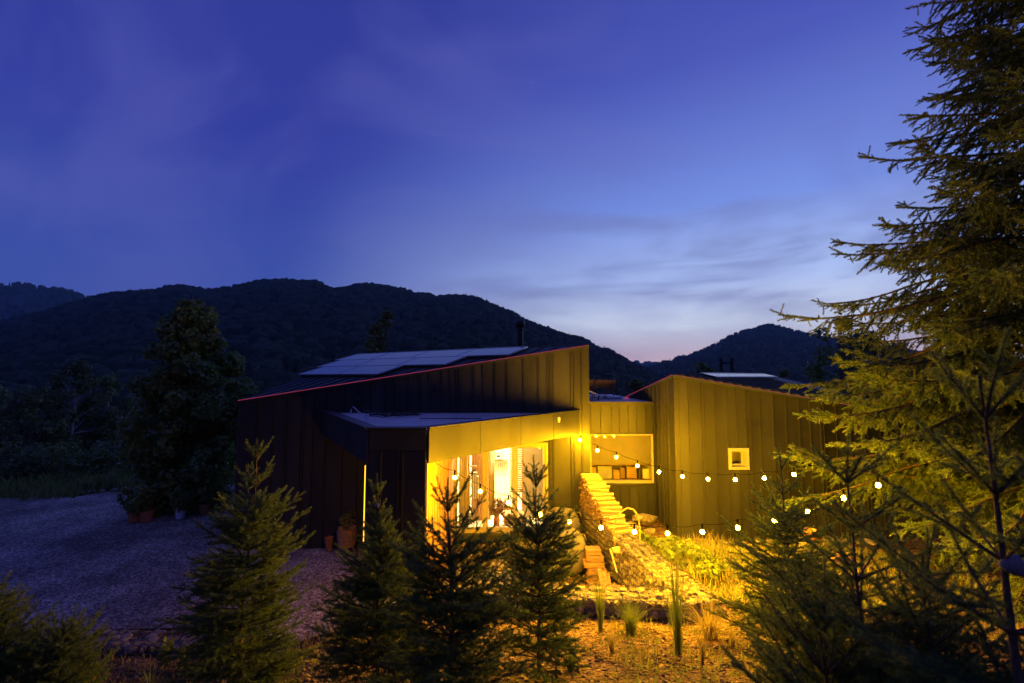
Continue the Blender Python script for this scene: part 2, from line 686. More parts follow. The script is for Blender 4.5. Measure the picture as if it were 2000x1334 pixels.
YY = yard_near(U) + V * (yard_far(U) - yard_near(U))
ZZ = terrain(U, YY) + .022 + .010 * vnoise(np.stack([U * 6, YY * 6], -1).reshape(-1, 2), 9).reshape(U.shape)
ZZ = np.where((YY > 7.6) & (YY < 19), np.maximum(ZZ, .0), ZZ)
I = np.arange(U.size).reshape(U.shape)
F = np.stack([I[:-1, :-1], I[:-1, 1:], I[1:, 1:], I[1:, :-1]], -1).reshape(-1, 4)
struct(mesh_np('gravel_yard', np.stack([U, YY, ZZ], -1).reshape(-1, 3), F, 'gravel', smooth=True))

# ================================================================== hills with forest


def hill(name, ridge, dist, foot, rows=40, cols=160, seed=1, rough=10.0):
    px = np.linspace(ridge[0][0], ridge[-1][0], cols)
    py = np.interp(px, [p[0] for p in ridge], [p[1] for p in ridge])
    D = np.interp(px, [p[0] for p in ridge], [p[2] if len(p) > 2 else dist for p in ridge])
    V, pts = [], []
    for j in range(rows):
        t = j / (rows - 1) * 1.25
        for i in range(cols):
            top = W(px[i], py[i], D[i])
            f = W(px[i], py[i], foot)
            if t <= 1:
                s = t
                y = foot + (D[i] - foot) * s
                prof = s ** 1.15 * .75 + .25 * (s * s * (3 - 2 * s))
                z = -24 + (top.z - rough * .4 - 14 + 24) * prof
            else:
                y = D[i] + (t - 1) * dist * .9
                z = top.z - rough * .4 - 14 - (t - 1) * dist * .5
            x = (px[i] - 1000) / FPX * y
            V.append((x, y, z))
    V = np.array(V)
    sc = 2.0 / (dist * .11)
    V[:, 2] += rough * vnoise(V[:, :2] * sc * 2.2, seed) * np.clip((V[:, 1] - foot) / (.3 * dist), 0, 1)
    I = np.arange(rows * cols).reshape(rows, cols)
    F = np.stack([I[:-1, :-1], I[:-1, 1:], I[1:, 1:], I[1:, :-1]], -1).reshape(-1, 4)
    struct(mesh_np(name, V, F, 'hill', smooth=True))
    return V.reshape(rows, cols, 3)


rngn = np.random.RandomState(5)


def forest_sources():
    out = []
    for k in range(3):                                            # round crowns
        v, f = ICO2
        d = v * (1 + .22 * vnoise(v * 3.1, 20 + k)[:, None] + .10 * rngn.normal(size=(len(v), 1)))
        d = d * np.array([.52, .52, .62]) + np.array([0, 0, .45])
        out.append(src('round_crown', d, f, 'forest'))
    for k in range(2):                                            # conifers: ragged stacked skirts
        v, f = [], []
        for lv in range(5):
            z0, z1, r = .05 + lv * .17, .05 + lv * .17 + .30, .26 * (1 - lv * .175)
            o = len(v)
            for a in range(8):
                rr = r * rngn.uniform(.7, 1.2)
                v.append((rr * math.cos(a * .785 + lv), rr * math.sin(a * .785 + lv), z0 + rngn.uniform(-.03, .03)))
            v.append((0, 0, z1))
            f += [(o + a, o + (a + 1) % 8, o + 8) for a in range(8)]
        out.append(src('conifer', v, f, 'forest'))
    return out


FOREST = scatter_tree('forest_scatter', source_collection('forest_sources', forest_sources()))


def grow_forest(name, V, n, h, label, conifers=.35, tmax=.86):
    rows, cols, _ = V.shape
    u = rngn.uniform(0, cols - 1.01, n)
    t = rngn.uniform(0, 1, n) ** .9 * (rows - 1.01) * tmax
    extra = int(n * .10)                                          # a dense rim on the skyline
    t[:extra] = (rows - 1.01) * rngn.uniform(.74, .83, extra)
    i, j = u.astype(int), t.astype(int)
    fu, ft = (u - i)[:, None], (t - j)[:, None]
    P = (V[j, i] * (1 - fu) + V[j, i + 1] * fu) * (1 - ft) + (V[j + 1, i] * (1 - fu) + V[j + 1, i + 1] * fu) * ft
    patch = vnoise(P[:, :2] / (h * 14), 31)
    con = rngn.uniform(size=n) < np.clip(conifers + .5 * patch, .02, .95)
    s = h * rngn.uniform(.6, 1.15, n)
    idx = np.where(con, rngn.randint(0, 2, n), rngn.randint(2, 5, n))   # collection children sort by name
    scl = np.stack([s * np.where(con, .8, 1.0), s * np.where(con, .8, 1.0), s * np.where(con, 1.15, .95)], -1)
    rot = np.stack([np.zeros(n), np.zeros(n), rngn.uniform(0, 6.28, n)], -1)
    P[:, 2] -= .05 * s
    o = scatter(name, P, rot, scl, idx, FOREST)
    o['label'] = label
    return o


MAIN_R = [(-500, 690, 1100), (-120, 660, 1100), (0, 628, 1100), (100, 598, 1150), (180, 577, 1150), (260, 566, 1150), (330, 558, 1200), (430, 559, 1250),
          (500, 548, 1250), (560, 543, 1250), (610, 546, 1250), (648, 560, 1250), (700, 550, 1300), (760, 560, 1300), (850, 575, 1250), (920, 577, 1200),
          (985, 600, 1150), (1050, 630, 1100), (1100, 650, 1050), (1150, 669, 1000), (1200, 690, 950), (1260, 716, 900), (1320, 745, 860), (1420, 790, 800)]
V1 = hill('forested_hill', MAIN_R, 1200, 190, 44, 200, 1, 9)
V2 = hill('forested_hill', [(-900, 560), (-300, 535), (0, 548), (30, 545), (60, 553), (120, 563), (185, 580), (300, 610), (450, 640)], 2300, 1300, 24, 90, 2, 12)
V3 = hill('forested_hill', [(1050, 745), (1180, 722), (1245, 704), (1290, 705), (1340, 700), (1420, 690), (1600, 720)], 4200, 2700, 20, 60, 3, 14)
V4 = hill('forested_hill', [(1150, 770), (1240, 725), (1290, 706), (1350, 691), (1400, 668), (1450, 645), (1505, 631), (1550, 640), (1612, 655), (1700, 668),
                            (1800, 685), (2000, 700), (2500, 720)], 2100, 700, 34, 150, 4, 10)
grow_forest('forest', V1, 17000, 17, 'dark woodland covering the broad hill behind the house', .35)
grow_forest('forest', V2, 3500, 22, 'woodland on the far hill at the left edge', .4)
grow_forest('forest', V3, 1600, 26, 'woodland on the low saddle far away', .5)
grow_forest('forest', V4, 9000, 19, 'woodland on the pointed far hill at the right', .45)

# ================================================================== main house
rnd = random.Random(7)
DOOR_X0, DOOR_X1, DOOR_Z0, DOOR_Z1 = -1.46, 0.88, .36, 2.52
A = Vector((-6.75, YW, 3.54))
B = Vector((1.90, YW, 4.91))
C = Vector((-5.66, 16.85, 4.91))
Dk = Vector((1.90, 18.6, 3.7))
house = thing('main_house', 'dark metal-clad house with a rising roof edge and a lit glass porch', 'house', (-2.4, 13.5, 0))
NW = A.z + (B.z - A.z) * 0


def top_ab(x):
    return A.z + (B.z - A.z) * (x - A.x) / (B.x - A.x)


def clad(parent, o, du, L, nrm, zb, zt, holes=(), widths=(.30, .36, .24, .42, .34), double=.16, seed=1, name='cladding_panel', start=0.0, material='clad'):
    """vertical seamed sheets on the plane through o along du (unit, horizontal); zb, zt functions of u; holes (u0, u1, z0, z1)"""
    r = random.Random(seed)
    o, du, nrm = Vector(o), Vector(du), Vector(nrm)
    cuts = [start]
    u = start
    while u < L - .12:
        w = r.choice(widths) * r.uniform(.92, 1.08)
        u += w
        if u < L - .1:
            cuts.append(u)
            if r.random() < double and u + .075 < L - .1:
                u += .075
                cuts.append(u)
    cuts.append(L)
    for h in holes:
        cuts = [c for c in cuts if abs(c - h[0]) > .05 and abs(c - h[1]) > .05] + [h[0], h[1]]
    cuts = sorted(cuts)

    def piece(u0, u1, b0, b1, t0, t1):
        if min(t0 - b0, t1 - b1) < .03:
            return
        g = .004
        e = nrm * .002
        p = [o + du * (u0 + g) + Vector((0, 0, b0)), o + du * (u1 - g) + Vector((0, 0, b1)), o + du * (u1 - g) + Vector((0, 0, t1)), o + du * (u0 + g) + Vector((0, 0, t0))]
        m = MB().prism([q + e for q in p], nrm * .016)
        rib = .020
        q = [o + du * (u1 - g - rib) + Vector((0, 0, b1)), o + du * (u1 - g) + Vector((0, 0, b1)), o + du * (u1 - g) + Vector((0, 0, t1)), o + du * (u1 - g - rib) + Vector((0, 0, t1 - rib * (t1 - t0) / max(u1 - u0, .01)))]
        m.prism([k + nrm * .018 for k in q], nrm * .030)
        m.build(name, material, parent)

    for u0, u1 in zip(cuts[:-1], cuts[1:]):
        if u1 - u0 < .03:
            continue
        hit = [h for h in holes if h[0] < (u0 + u1) / 2 < h[1]]
        if hit:
            h = hit[0]
            piece(u0, u1, zb(u0), zb(u1), h[2], h[2])
            piece(u0, u1, h[3], h[3], zt(u0), zt(u1))
        else:
            piece(u0, u1, zb(u0), zb(u1), zt(u0), zt(u1))


# carcass
m = MB()
TH = .22
y0, y1 = YW, YW + TH
m.prism([(A.x, y0, -.3), (DOOR_X0, y0, -.3), (DOOR_X0, y0, top_ab(DOOR_X0) - .05), (A.x, y0, A.z - .05)], (0, TH, 0))
m.prism([(DOOR_X1, y0, -.3), (B.x - .01, y0, -.3), (B.x - .01, y0, B.z - .05), (DOOR_X1, y0, top_ab(DOOR_X1) - .05)], (0, TH, 0))
m.prism([(DOOR_X0, y0, DOOR_Z1), (DOOR_X1, y0, DOOR_Z1), (DOOR_X1, y0, top_ab(DOOR_X1) - .05), (DOOR_X0, y0, top_ab(DOOR_X0) - .05)], (0, TH, 0))
m.box((DOOR_X0, y0, -.3), (DOOR_X1, y1, DOOR_Z0))
m.prism([(A.x, y1 + .002, -.3), (C.x, C.y, -.3), (C.x, C.y, C.z - .06), (A.x, y1 + .002, A.z - .06)], (.2, 0, 0))      # left side
m.prism([(B.x - .01, y1 + .002, -.3), (Dk.x - .01, Dk.y, -.3), (Dk.x - .01, Dk.y, Dk.z - .06), (B.x - .01, y1 + .002, B.z - .06)], (-.2, 0, 0))
m.prism([(C.x + .2, C.y - .01, -.3), (Dk.x - .22, Dk.y - .01, -.3), (Dk.x - .22, Dk.y - .01, Dk.z - .06), (C.x + .2, C.y - .01, C.z - .06)], (0, -.2, 0))
wall = m.build('wall', 'clad_trim', house)
clad(wall, (A.x, YW, 0), (1, 0, 0), B.x - A.x - .16, (0, -1, 0), lambda u: .02, lambda u: top_ab(A.x + u) - .06,
     holes=[(DOOR_X0 - .06 - A.x, DOOR_X1 + .02 - A.x, 0.03, DOOR_Z1 + .02)], seed=11)
ax = (Vector((C.x, C.y, 0)) - Vector((A.x, A.y, 0)))
la = ax.length
ax.normalize()
clad(wall, (A.x, YW + .02, 0), ax, la, (-ax.y, ax.x, 0), lambda u: .02, lambda u: A.z + (C.z - A.z) * u / la - .06, seed=12)
# corner trim sheets
MB().box((B.x - .155, YW - .03, .02), (B.x + .012, YW + .16, B.z - .05)).build('corner_trim', 'clad', house)
MB().box((A.x - .012, YW - .028, .02), (A.x + .05, YW + .02, A.z - .05)).build('corner_trim', 'clad_trim', house)
MB().box((A.x, YW - .05, -.25), (B.x, YW - .001, .018)).build('plinth', 'clad_trim', house)
# roof
m = MB()
th = Vector((0, 0, -.06))
off = Vector((0, -.05, 0))
m.prism([A + off, B + off + Vector((.02, 0, 0)), C + Vector((-.03, .05, 0))], th)
m.prism([B + Vector((.02, -.05, -.001)), Dk + Vector((.02, .05, 0)), C + Vector((-.02, .06, -.001))], th)
roof = m.build('roof', 'roof_metal', house)
pn = (B - A).cross(C - A).normalized()
if pn.z < 0:
    pn = -pn
uc = (C - B).normalized()                         # along the contour
vs_ = pn.cross(uc).normalized()                   # up the slope
if vs_.z < 0:
    vs_ = -vs_


def on_roof(px, py):
    o = Vector((0, 0, CAM_H))
    d = W(px, py, 1.0) - o
    return o + d * ((A - o).dot(pn) / d.dot(pn))


n_r = 22
for k in range(1, n_r):                           # standing seams running up the slope
    top = B + (C - B) * k / n_r
    # walk down the slope until leaving the triangle (edges A-B or A-C)
    best = None
    for e0, e1 in ((A, B), (A, C)):
        ed = (e1 - e0)
        M = Matrix(((-vs_.x, -ed.x), (-vs_.y, -ed.y)))
        try:
            s, t = M.inverted() @ Vector((e0.x - top.x, e0.y - top.y))
        except ValueError:
            continue
        if s > .05 and 0 <= t <= 1 and (best is None or s < best):
            best = s
    if best:
        a, b = top - vs_ * .02, top - vs_ * (best - .0)
        w = uc * .012
        MB().hexa([a - w, a + w, b + w, b - w], [a - w + pn * .035, a + w + pn * .035, b + w + pn * .035, b - w + pn * .035]).build('standing_seam', 'roof_metal', roof)
# fascia edge and its light strip
e = Vector((0, -.052, 0))
MB().prism([A + e + Vector((-.02, 0, .015)), A + e + Vector((-.02, 0, -.055)), B + e + Vector((.02, 0, -.055)), B + e + Vector((.02, 0, .015))], (0, -.014, 0)).build('roof_edge', 'clad_trim', house)
strip = thing('light_strip', 'glowing pink light strip along the sloping roof edge of the main house', 'light strip', A)
MB().tube([A + Vector((0, -.082, .012)), A.lerp(B, .5) + Vector((0, -.082, .008)), B + Vector((0, -.082, .012))], .0065, 6).build('diffuser', 'led_pink', strip)

# solar panels in three rows on the sloping roof
rows_px = [((592, 734), (738, 737), (811, 718)), ((633, 718), (870, 718), (933, 700)), ((668, 705), (994, 699), (1049, 682))]
lift = pn * .09
for a, b, c in rows_px:
    pa, pb, pc = on_roof(*a), on_roof(*b), on_roof(*c)
    h = (pc - pb).dot(vs_)
    Lr = (pa - pb).dot(uc)
    nn = max(1, round(Lr / 1.72))
    for k in range(nn):
        q0 = pb + uc * (Lr * k / nn + .012) + lift
        q1 = pb + uc * (Lr * (k + 1) / nn - .012) + lift
        hv = vs_ * (h - .03)
        sp = MB().prism([q0, q1, q1 + hv, q0 + hv], pn * -.022).build('solar_panel', 'solar_cell', house)
        f = MB()
        w = .035
        n2 = pn * .012
        inn = [q0 + uc * w + vs_ * w, q1 - uc * w + vs_ * w, q1 - uc * w + hv - vs_ * w, q0 + uc * w + hv - vs_ * w]
        out = [q0 - uc * .004 - vs_ * .004, q1 + uc * .004 - vs_ * .004, q1 + uc * .004 + hv + vs_ * .004, q0 - uc * .004 + hv + vs_ * .004]
        for i in range(4):
            j = (i + 1) % 4
            f.hexa([out[i] - pn * .03, out[j] - pn * .03, inn[j] - pn * .03, inn[i] - pn * .03], [out[i] + n2 * .5, out[j] + n2 * .5, inn[j] + n2 * .5, inn[i] + n2 * .5])
        f.build('panel_frame', 'alu', sp)
        for q in (q0 + uc * .3, q1 - uc * .3):
            s = q + hv * .5 - pn * .02
            MB().hexa([s - uc * .02 - hv * .45 - lift * .8, s + uc * .02 - hv * .45 - lift * .8, s + uc * .02 + hv * .45 - lift * .8, s - uc * .02 + hv * .45 - lift * .8],
                      [s - uc * .02 - hv * .45 - pn * .013, s + uc * .02 - hv * .45 - pn * .013, s + uc * .02 + hv * .45 - pn * .013, s - uc * .02 + hv * .45 - pn * .013]).build('rail', 'alu', sp)
# flue
fl = thing('chimney_flue', 'black metal chimney flue with a cap rising behind the roof ridge', 'chimney', (.28, 14.9, 3.9))
fx, fy = W(1016, 650, 14.9).x, 14.9
zt_ = W(1016, 627, 14.9).z
m = MB().lathe((fx, fy, 0), [(.095, 3.9), (.095, zt_ - .2)], 16)
m.build('pipe', 'black', fl, smooth=True)
MB().lathe((fx, fy, 0), [(.02, zt_ - .22), (.145, zt_ - .21), (.15, zt_ - .03), (.13, zt_), (.0, zt_ + .005)], 16).build('cap', 'black', fl, smooth=True)
MB().lathe((fx, fy, 0), [(.115, zt_ - .28), (.115, zt_ - .225)], 16).build('collar', 'clad_trim', fl, smooth=True)
# round vents on the wall
for px, py in ((701, 781), (853, 759)):
    c = W(px, py, YW - .03)
    m = MB()
    vs, fs = [], []
    prof = [(.0, -.05), (.06, -.055), (.085, -.035), (.095, .0), (.095, .03)]
    for r_, dy_ in prof:
        for k in range(18):
            a = 2 * math.pi * k / 18
            vs.append((c.x + r_ * math.cos(a), c.y + dy_, c.z + r_ * math.sin(a)))
    for i in range(len(prof) - 1):
        for k in range(18):
            fs.append((i * 18 + k, i * 18 + (k + 1) % 18, (i + 1) * 18 + (k + 1) % 18, (i + 1) * 18 + k))
    m.add(vs, fs).build('round_vent', 'black', house, smooth=True)

# ---- porch: trapezoid canopy on a clad box
P1, P2, P3, P4 = Vector((-4.64, YW - .02)), Vector((-2.32, 7.62)), Vector((-1.39, 7.62)), Vector((1.62, YW - .02))
ZC1, ZC0 = 3.29, 2.74


def v3(p, z):
    return Vector((p.x, p.y, z))


m = MB()
m.prism([v3(P1, ZC1 - .10), v3(P2, ZC1 - .10), v3(P3, ZC1 - .10), v3(P4, ZC1 - .10)], (0, 0, .055))
m.build('porch_roof', 'roof_membrane', house)


def inset(p, q, d):
    t = (q - p).normalized()
    return Vector((-t.y, t.x)) * d


# fascias: right one (facing the string lights) in four sheets, front one, left one
def fascia(p, q, zt0, zt1, zb0, zb1, n, parent, seed=3, t=.05):
    r = random.Random(seed)
    nrm = -inset(p, q, 1)
    cuts = [0] + [(k + r.uniform(-.08, .08)) / n for k in range(1, n)] + [1]
    L = (q - p).length
    for c0, c1 in zip(cuts[:-1], cuts[1:]):
        a, b = p.lerp(q, c0 + .003 / L * 2), p.lerp(q, c1 - .003 / L * 2)
        f0, f1 = zb0 + (zb1 - zb0) * c0, zb0 + (zb1 - zb0) * c1
        g0, g1 = zt0 + (zt1 - zt0) * c0, zt0 + (zt1 - zt0) * c1
        nv = Vector((nrm.x, nrm.y, 0))
        MB().prism([v3(a, f0), v3(b, f1), v3(b, g1), v3(a, g0)], nv * t).build('fascia_panel', 'clad', parent)


can = MB()
can.prism([v3(P1, ZC0 + .02), v3(P2 + Vector((.01, .01)), ZC0 + .02), v3(P3 + Vector((-.01, .01)), ZC0 + .02), v3(P4, ZC0 + .02)], (0, 0, .03))
canopy = can.build('soffit', 'slat_wood', house)
fascia(P3, P4, ZC1 - .004, ZC1 - .004, ZC0, ZC0 - .01, 4, house, 5)
fascia(P2, P3, ZC1 - .006, ZC1 - .006, ZC0 + .2, ZC0 + .2, 1, house, 6, .03)
fascia(P1, P2, ZC1 - .004, ZC1 - .004, ZC0, ZC0, 3, house, 7)
cap = MB()
for p, q in ((P1, P2), (P2, P3), (P3, P4)):
    n1, n2 = inset(p, q, .14), inset(p, q, -.075)
    a = [v3(p + n2, ZC1), v3(q + n2, ZC1), v3(q + n1, ZC1), v3(p + n1, ZC1)]
    zz = {id(P1): 0, id(P2): .002, id(P3): .004}[id(p)]
    cap.prism([k + Vector((0, 0, zz)) for k in a], (0, 0, .028))
cap.build('parapet_cap', 'clad_trim', house)
# the clad box under the canopy point
bw = MB()
bw.box((P2.x, P2.y + .002, -.2), (P2.x + .12, YW - .03, ZC0 + .018))
bw.box((P2.x + .121, P2.y + .002, -.2), (P3.x - .121, P2.y + .12, ZC0 + .018))
bw.box((P3.x - .12, P3.y + .002, -.2), (P3.x - .03, YW - .03, ZC0 + .018))
box = bw.build('porch_box', 'clad_trim', house)
clad(box, (P2.x, P2.y, 0), (1, 0, 0), P3.x - P2.x, (0, -1, 0), lambda u: -.1, lambda u: ZC0 + .19, widths=(.22, .30, .26), double=.1, seed=4)
clad(box, (P2.x, YW - .05, 0), (0, -1, 0), YW - .05 - P2.y, (-1, 0, 0), lambda u: -.1, lambda u: ZC0 + .01, seed=14)
# wooden slats lining the porch side of the box
ns = 38
for k in range(ns):
    ya = P3.y + .03 + (YW - .08 - P3.y) * k / ns
    yb = P3.y + .03 + (YW - .08 - P3.y) * (k + 1) / ns
    MB().box((P3.x - .028, ya + .006, -.1), (P3.x + rnd.choice((.002, .008, .014)), yb - .010, ZC0 + .012)).build('slat', 'slat_wood', box)
MB().box((P3.x - .03, P3.y - .02, -.1), (P3.x + .02, P3.y + .024, ZC0 + .008)).build('corner_trim', 'frame_cream', box)
# porch floor
MB().prism([(P3.x + .02, P3.y + .1, .02), (DOOR_X1 + .1, 10.3, .02), (DOOR_X1 + .1, YW - .05, .02), (P3.x + .02, YW - .05, .02)], (0, 0, .05)).build('porch_floor', 'stone_dark', house)
# small fitting on the fascia
fp = P3.lerp(P4, .80) + inset(P3, P4, -.07)
m = MB().lathe((fp.x, fp.y, ZC1 - .16), [(.0, .09), (.03, .085), (.035, .05), (.03, .0), (.022, -.03), (.0, -.04)], 12)
sensor = thing('motion_sensor', 'small white sensor fitting on the porch fascia', 'sensor', (fp.x, fp.y, ZC1 - .16))
m.build('housing', 'plastic_white', sensor, smooth=True)
n2 = -inset(P3, P4, 1)
MB().tube([(fp.x, fp.y, ZC1 - .11), (fp.x - n2.x * .05, fp.y - n2.y * .05, ZC1 - .11)], .015).build('bracket', 'plastic_white', sensor)

# ---- glass doors: three leaves in a cream frame
gd = MB()
yf0, yf1 = YW - .035, YW + .07
gd.box((DOOR_X0, yf0, DOOR_Z0), (DOOR_X0 + .055, yf1, DOOR_Z1))
gd.box((DOOR_X1 - .055, yf0, DOOR_Z0), (DOOR_X1, yf1, DOOR_Z1))
gd.box((DOOR_X0 + .056, yf0, DOOR_Z0), (DOOR_X1 - .056, yf1, DOOR_Z0 + .06))
gd.box((DOOR_X0 + .056, yf0, DOOR_Z1 - .055), (DOOR_X1 - .056, yf1, DOOR_Z1))
gdo = gd.build('glass_door_frame', 'frame_cream', house)
leaf_x = [DOOR_X0 + .058, -.70, -.02, .14 + .0]
leaves = [(DOOR_X0 + .058, W(948, 950, YW).x - .004), (W(948, 950, YW).x, W(1006, 950, YW).x - .004), (W(1006, 950, YW).x, DOOR_X1 - .058)]
for k, (a, b) in enumerate(leaves):
    s = .065
    ya, yb = (YW - .02, YW + .04)
    z0, z1 = DOOR_Z0 + .062, DOOR_Z1 - .057
    f = MB()
    f.box((a, ya, z0), (a + s, yb, z1))
    f.box((b - s, ya, z0), (b, yb, z1))
    f.box((a + s + .001, ya, z0), (b - s - .001, yb, z0 + .07))
    f.box((a + s + .001, ya, z1 - s), (b - s - .001, yb, z1))
    lf = f.build('door_leaf', 'frame_cream', house)
    MB().box((a + s, ya + .025, z0 + .071), (b - s, ya + .031, z1 - s - .001)).build('pane', 'pane', lf)
    if k == 1:
        MB().box((a + .02, ya - .045, 1.30), (a + .04, ya - .002, 1.45)).build('handle', 'alu', lf)
MB().box((DOOR_X0 - .02, YW - .16, DOOR_Z0 - .13), (DOOR_X1 + .04, YW - .04, DOOR_Z0 - .002)).build('door_sill', 'clad', house)
MB().box((DOOR_X0 - .02, YW - .09, .021), (DOOR_X1 + .04, YW - .04, DOOR_Z0 - .132)).build('door_plinth', 'clad_trim', house)

# ---- the lit room behind the doors
rx0, rx1, ry0, ry1, rz0, rz1 = -2.3, 1.62, YW + TH, 15.3, DOOR_Z0 - .02, 2.95
m = MB()
m.box((rx0, ry0, rz0 - .1), (rx1, ry1, rz0))
fl_ = m.build('room_floor', 'room_floor', house)
m = MB()
m.box((rx0 - .1, ry0, rz0), (rx0, ry1, rz1))
m.box((rx1, ry0, rz0), (rx1 + .1, ry1, rz1))
m.box((rx0 - .1, ry1, rz0), (rx1 + .1, ry1 + .1, rz1))
m.box((rx0 - .1, ry0, rz1), (rx1 + .1, ry1 + .1, rz1 + .1))
m.build('room_wall', 'room_wall', house)
lamp = thing('ceiling_lamp', 'round glowing ceiling lamp inside the lit room', 'lamp', (-.2, 12.9, rz1))
MB().tube([(-.2, 12.9, rz1), (-.2, 12.9, rz1 - .12)], .02).build('stem', 'plastic_white', lamp)
MB().lathe((-.2, 12.9, rz1 - .12), [(.0, .0), (.17, -.01), (.21, -.05), (.19, -.11), (.0, -.14)], 20).build('shade', 'room_lamp', lamp, smooth=True)


def curtain(x0, x1, y, z0, z1, label, amp=.035, waves=7):
    n = 50
    v, f = [], []
    for i in range(n + 1):
        u = i / n
        x = x0 + (x1 - x0) * u
        for z, k in ((z0, 1.0), (z1, .7)):
            v.append((x, y + amp * k * math.sin(u * waves * 6.28) + .015 * math.sin(u * 17), z))
    for i in range(n):
        f.append((2 * i, 2 * i + 2, 2 * i + 3, 2 * i + 1))
    o = MB().add(v, f).build('curtain', 'curtain', None, smooth=True)
    md = o.modifiers.new('thick', 'SOLIDIFY')
    md.thickness = .006
    return tag(o, label, 'curtain')


curtain(W(897, 950, YW + .4).x, W(918, 950, YW + .4).x, YW + .40, rz0 + .05, 2.75, 'pale pleated curtain behind the left door leaf')
curtain(W(956, 950, YW + .4).x, W(966, 950, YW + .4).x, YW + .42, rz0 + .3, 2.75, 'narrow gathered curtain behind the middle door leaf', .03, 4)
# wooden wall lining on the left of the room
wl = thing('wood_partition', 'warm wooden board partition inside the room behind the left door leaf', 'partition', (-1.3, 12.6, rz0))
for k in range(7):
    x = W(921, 950, 12.6).x + k * .075
    MB().box((x, 12.6, rz0), (x + .07, 12.66, 2.7)).build('board', 'slat_wood', wl)
# cane blind beside the white partition
bl = thing('cane_blind', 'brown cane slat blind hanging behind the right door leaf', 'blind', (.2, 12.4, 1.0))
x0_, x1_ = W(996, 900, 12.3).x, W(1023, 900, 12.3).x
for k in range(30):
    z = 1.12 + k * .056
    MB().box((x0_, 12.3, z), (x1_, 12.312, z + .042)).build('slat', 'cane', bl)
for x in (x0_ + .05, x1_ - .05):
    MB().tube([(x, 12.32, 1.1), (x, 12.32, 2.85)], .006).build('cord', 'curtain', bl)
wp = thing('white_partition', 'plain white partition inside the room behind the right door leaf', 'partition', (.7, 12.75, rz0))
x0_ = W(1022, 900, 12.75).x
MB().box((x0_, 12.75, rz0), (1.5, 12.82, 2.9)).build('sheet', 'frame_white', wp)
MB().box((x0_ - .04, 12.74, rz0), (x0_ - .002, 12.83, 2.9)).build('edge_post', 'slat_wood', wp)
pc = thing('framed_picture', 'small framed picture leaning on a shelf on the bright back wall', 'picture', (-.3, 15.2, 2))
c = W(974, 892, 15.2)
MB().box((c.x - .12, 15.22, c.z - .10), (c.x + .12, 15.27, c.z + .10)).build('frame', 'dark_wood', pc)
MB().box((c.x - .10, 15.212, c.z - .08), (c.x + .10, 15.2195, c.z + .08)).build('print', 'paper', pc)
MB().box((c.x - .07, 15.206, c.z - .02), (c.x + .05, 15.2115, c.z + .05)).build('motif', 'black', pc)
sh = thing('wall_shelf', 'narrow wooden wall shelf with a slatted front in the room', 'shelf', (c.x, 15.1, c.z - .3))
MB().box((c.x - .3, 15.0, c.z - .16), (c.x + .3, 15.29, c.z - .12)).build('board', 'slat_wood', sh)
for k in range(9):
    MB().box((c.x - .28 + k * .065, 15.02, c.z - .42), (c.x - .25 + k * .065, 15.05, c.z - .17)).build('slat', 'slat_wood', sh)
# folding cross-legged rack
rk = thing('folding_rack', 'tall folding wooden rack with crossed legs behind the left door leaf', 'rack', (W(916, 1000, 12.05).x, 12.05, rz0))
cx = W(915, 950, 12.05).x
zt_ = W(915, 924, 12.05).z
for yy in (11.98, 12.16):
    for s in (-1, 1):
        zz = rz0
        n = 3
        hh = (zt_ - rz0) / n
        for k in range(n):
            MB().tube([(cx - s * .17, yy + s * .006, zz + k * hh), (cx + s * .17, yy + s * .006, zz + (k + 1) * hh)], .011, 6).build('cross_bar', 'dark_wood', rk)
MB().box((cx - .22, 11.95, zt_ - .01), (cx + .22, 12.2, zt_ + .02)).build('top', 'dark_wood', rk)
MB().box((cx - .09, 12.0, zt_ + .02), (cx - .07, 12.15, zt_ + .16)).build('upright', 'dark_wood', rk)
MB().box((cx - .2, 12.0, zt_ + .16), (cx + .2, 12.15, zt_ + .18)).build('rail', 'dark_wood', rk)
cl_ = thing('striped_towel', 'striped towel hanging on the folding rack', 'towel', (cx + .15, 12.1, 1.2))
for k in range(6):
    MB().box((cx + .10 + k * .028, 11.94, 1.05), (cx + .125 + k * .028, 11.955, 1.72 - .02 * k)).build('stripe', 'paper' if k % 2 else 'canvas', cl_)
# stool, pot and basket
so = W(990, 1000, 12.2)
st = thing('round_stool', 'small round wooden stool holding a pot inside the room', 'stool', (so.x, 12.2, rz0))
MB().lathe((so.x, 12.2, rz0), [(.0, .40), (.16, .40), (.165, .425), (.16, .445), (.0, .445)], 20).build('seat', 'cane', st, smooth=False)
for a in range(3):
    dx, dy = math.cos(a * 2.09), math.sin(a * 2.09)
    MB().tube([(so.x + dx * .10, 12.2 + dy * .10, rz0 + .40), (so.x + dx * .15, 12.2 + dy * .15, rz0)], .014).build('leg', 'cane', st)
pt = thing('brown_pot', 'brown cylindrical pot on the small stool inside the room', 'pot', (so.x, 12.2, rz0 + .445))
MB().lathe((so.x, 12.2, rz0 + .446), [(.0, .0), (.075, .0), (.082, .2), (.07, .2), (.066, .03), (.0, .03)], 18).build('body', 'terracotta', pt, smooth=True)
# bushy dried plant in a vase left of the stool, wicker pouffe right
vs_o = W(970, 1000, 12.0)
vp = thing('potted_plant', 'bushy dried plant in a tall brown vase beside the stool', 'plant', (vs_o.x, 12.0, rz0))
MB().lathe((vs_o.x, 12.0, rz0), [(.0, .0), (.07, .0), (.09, .15), (.06, .28), (.07, .32)], 16).build('vase', 'terracotta', vp, smooth=True)


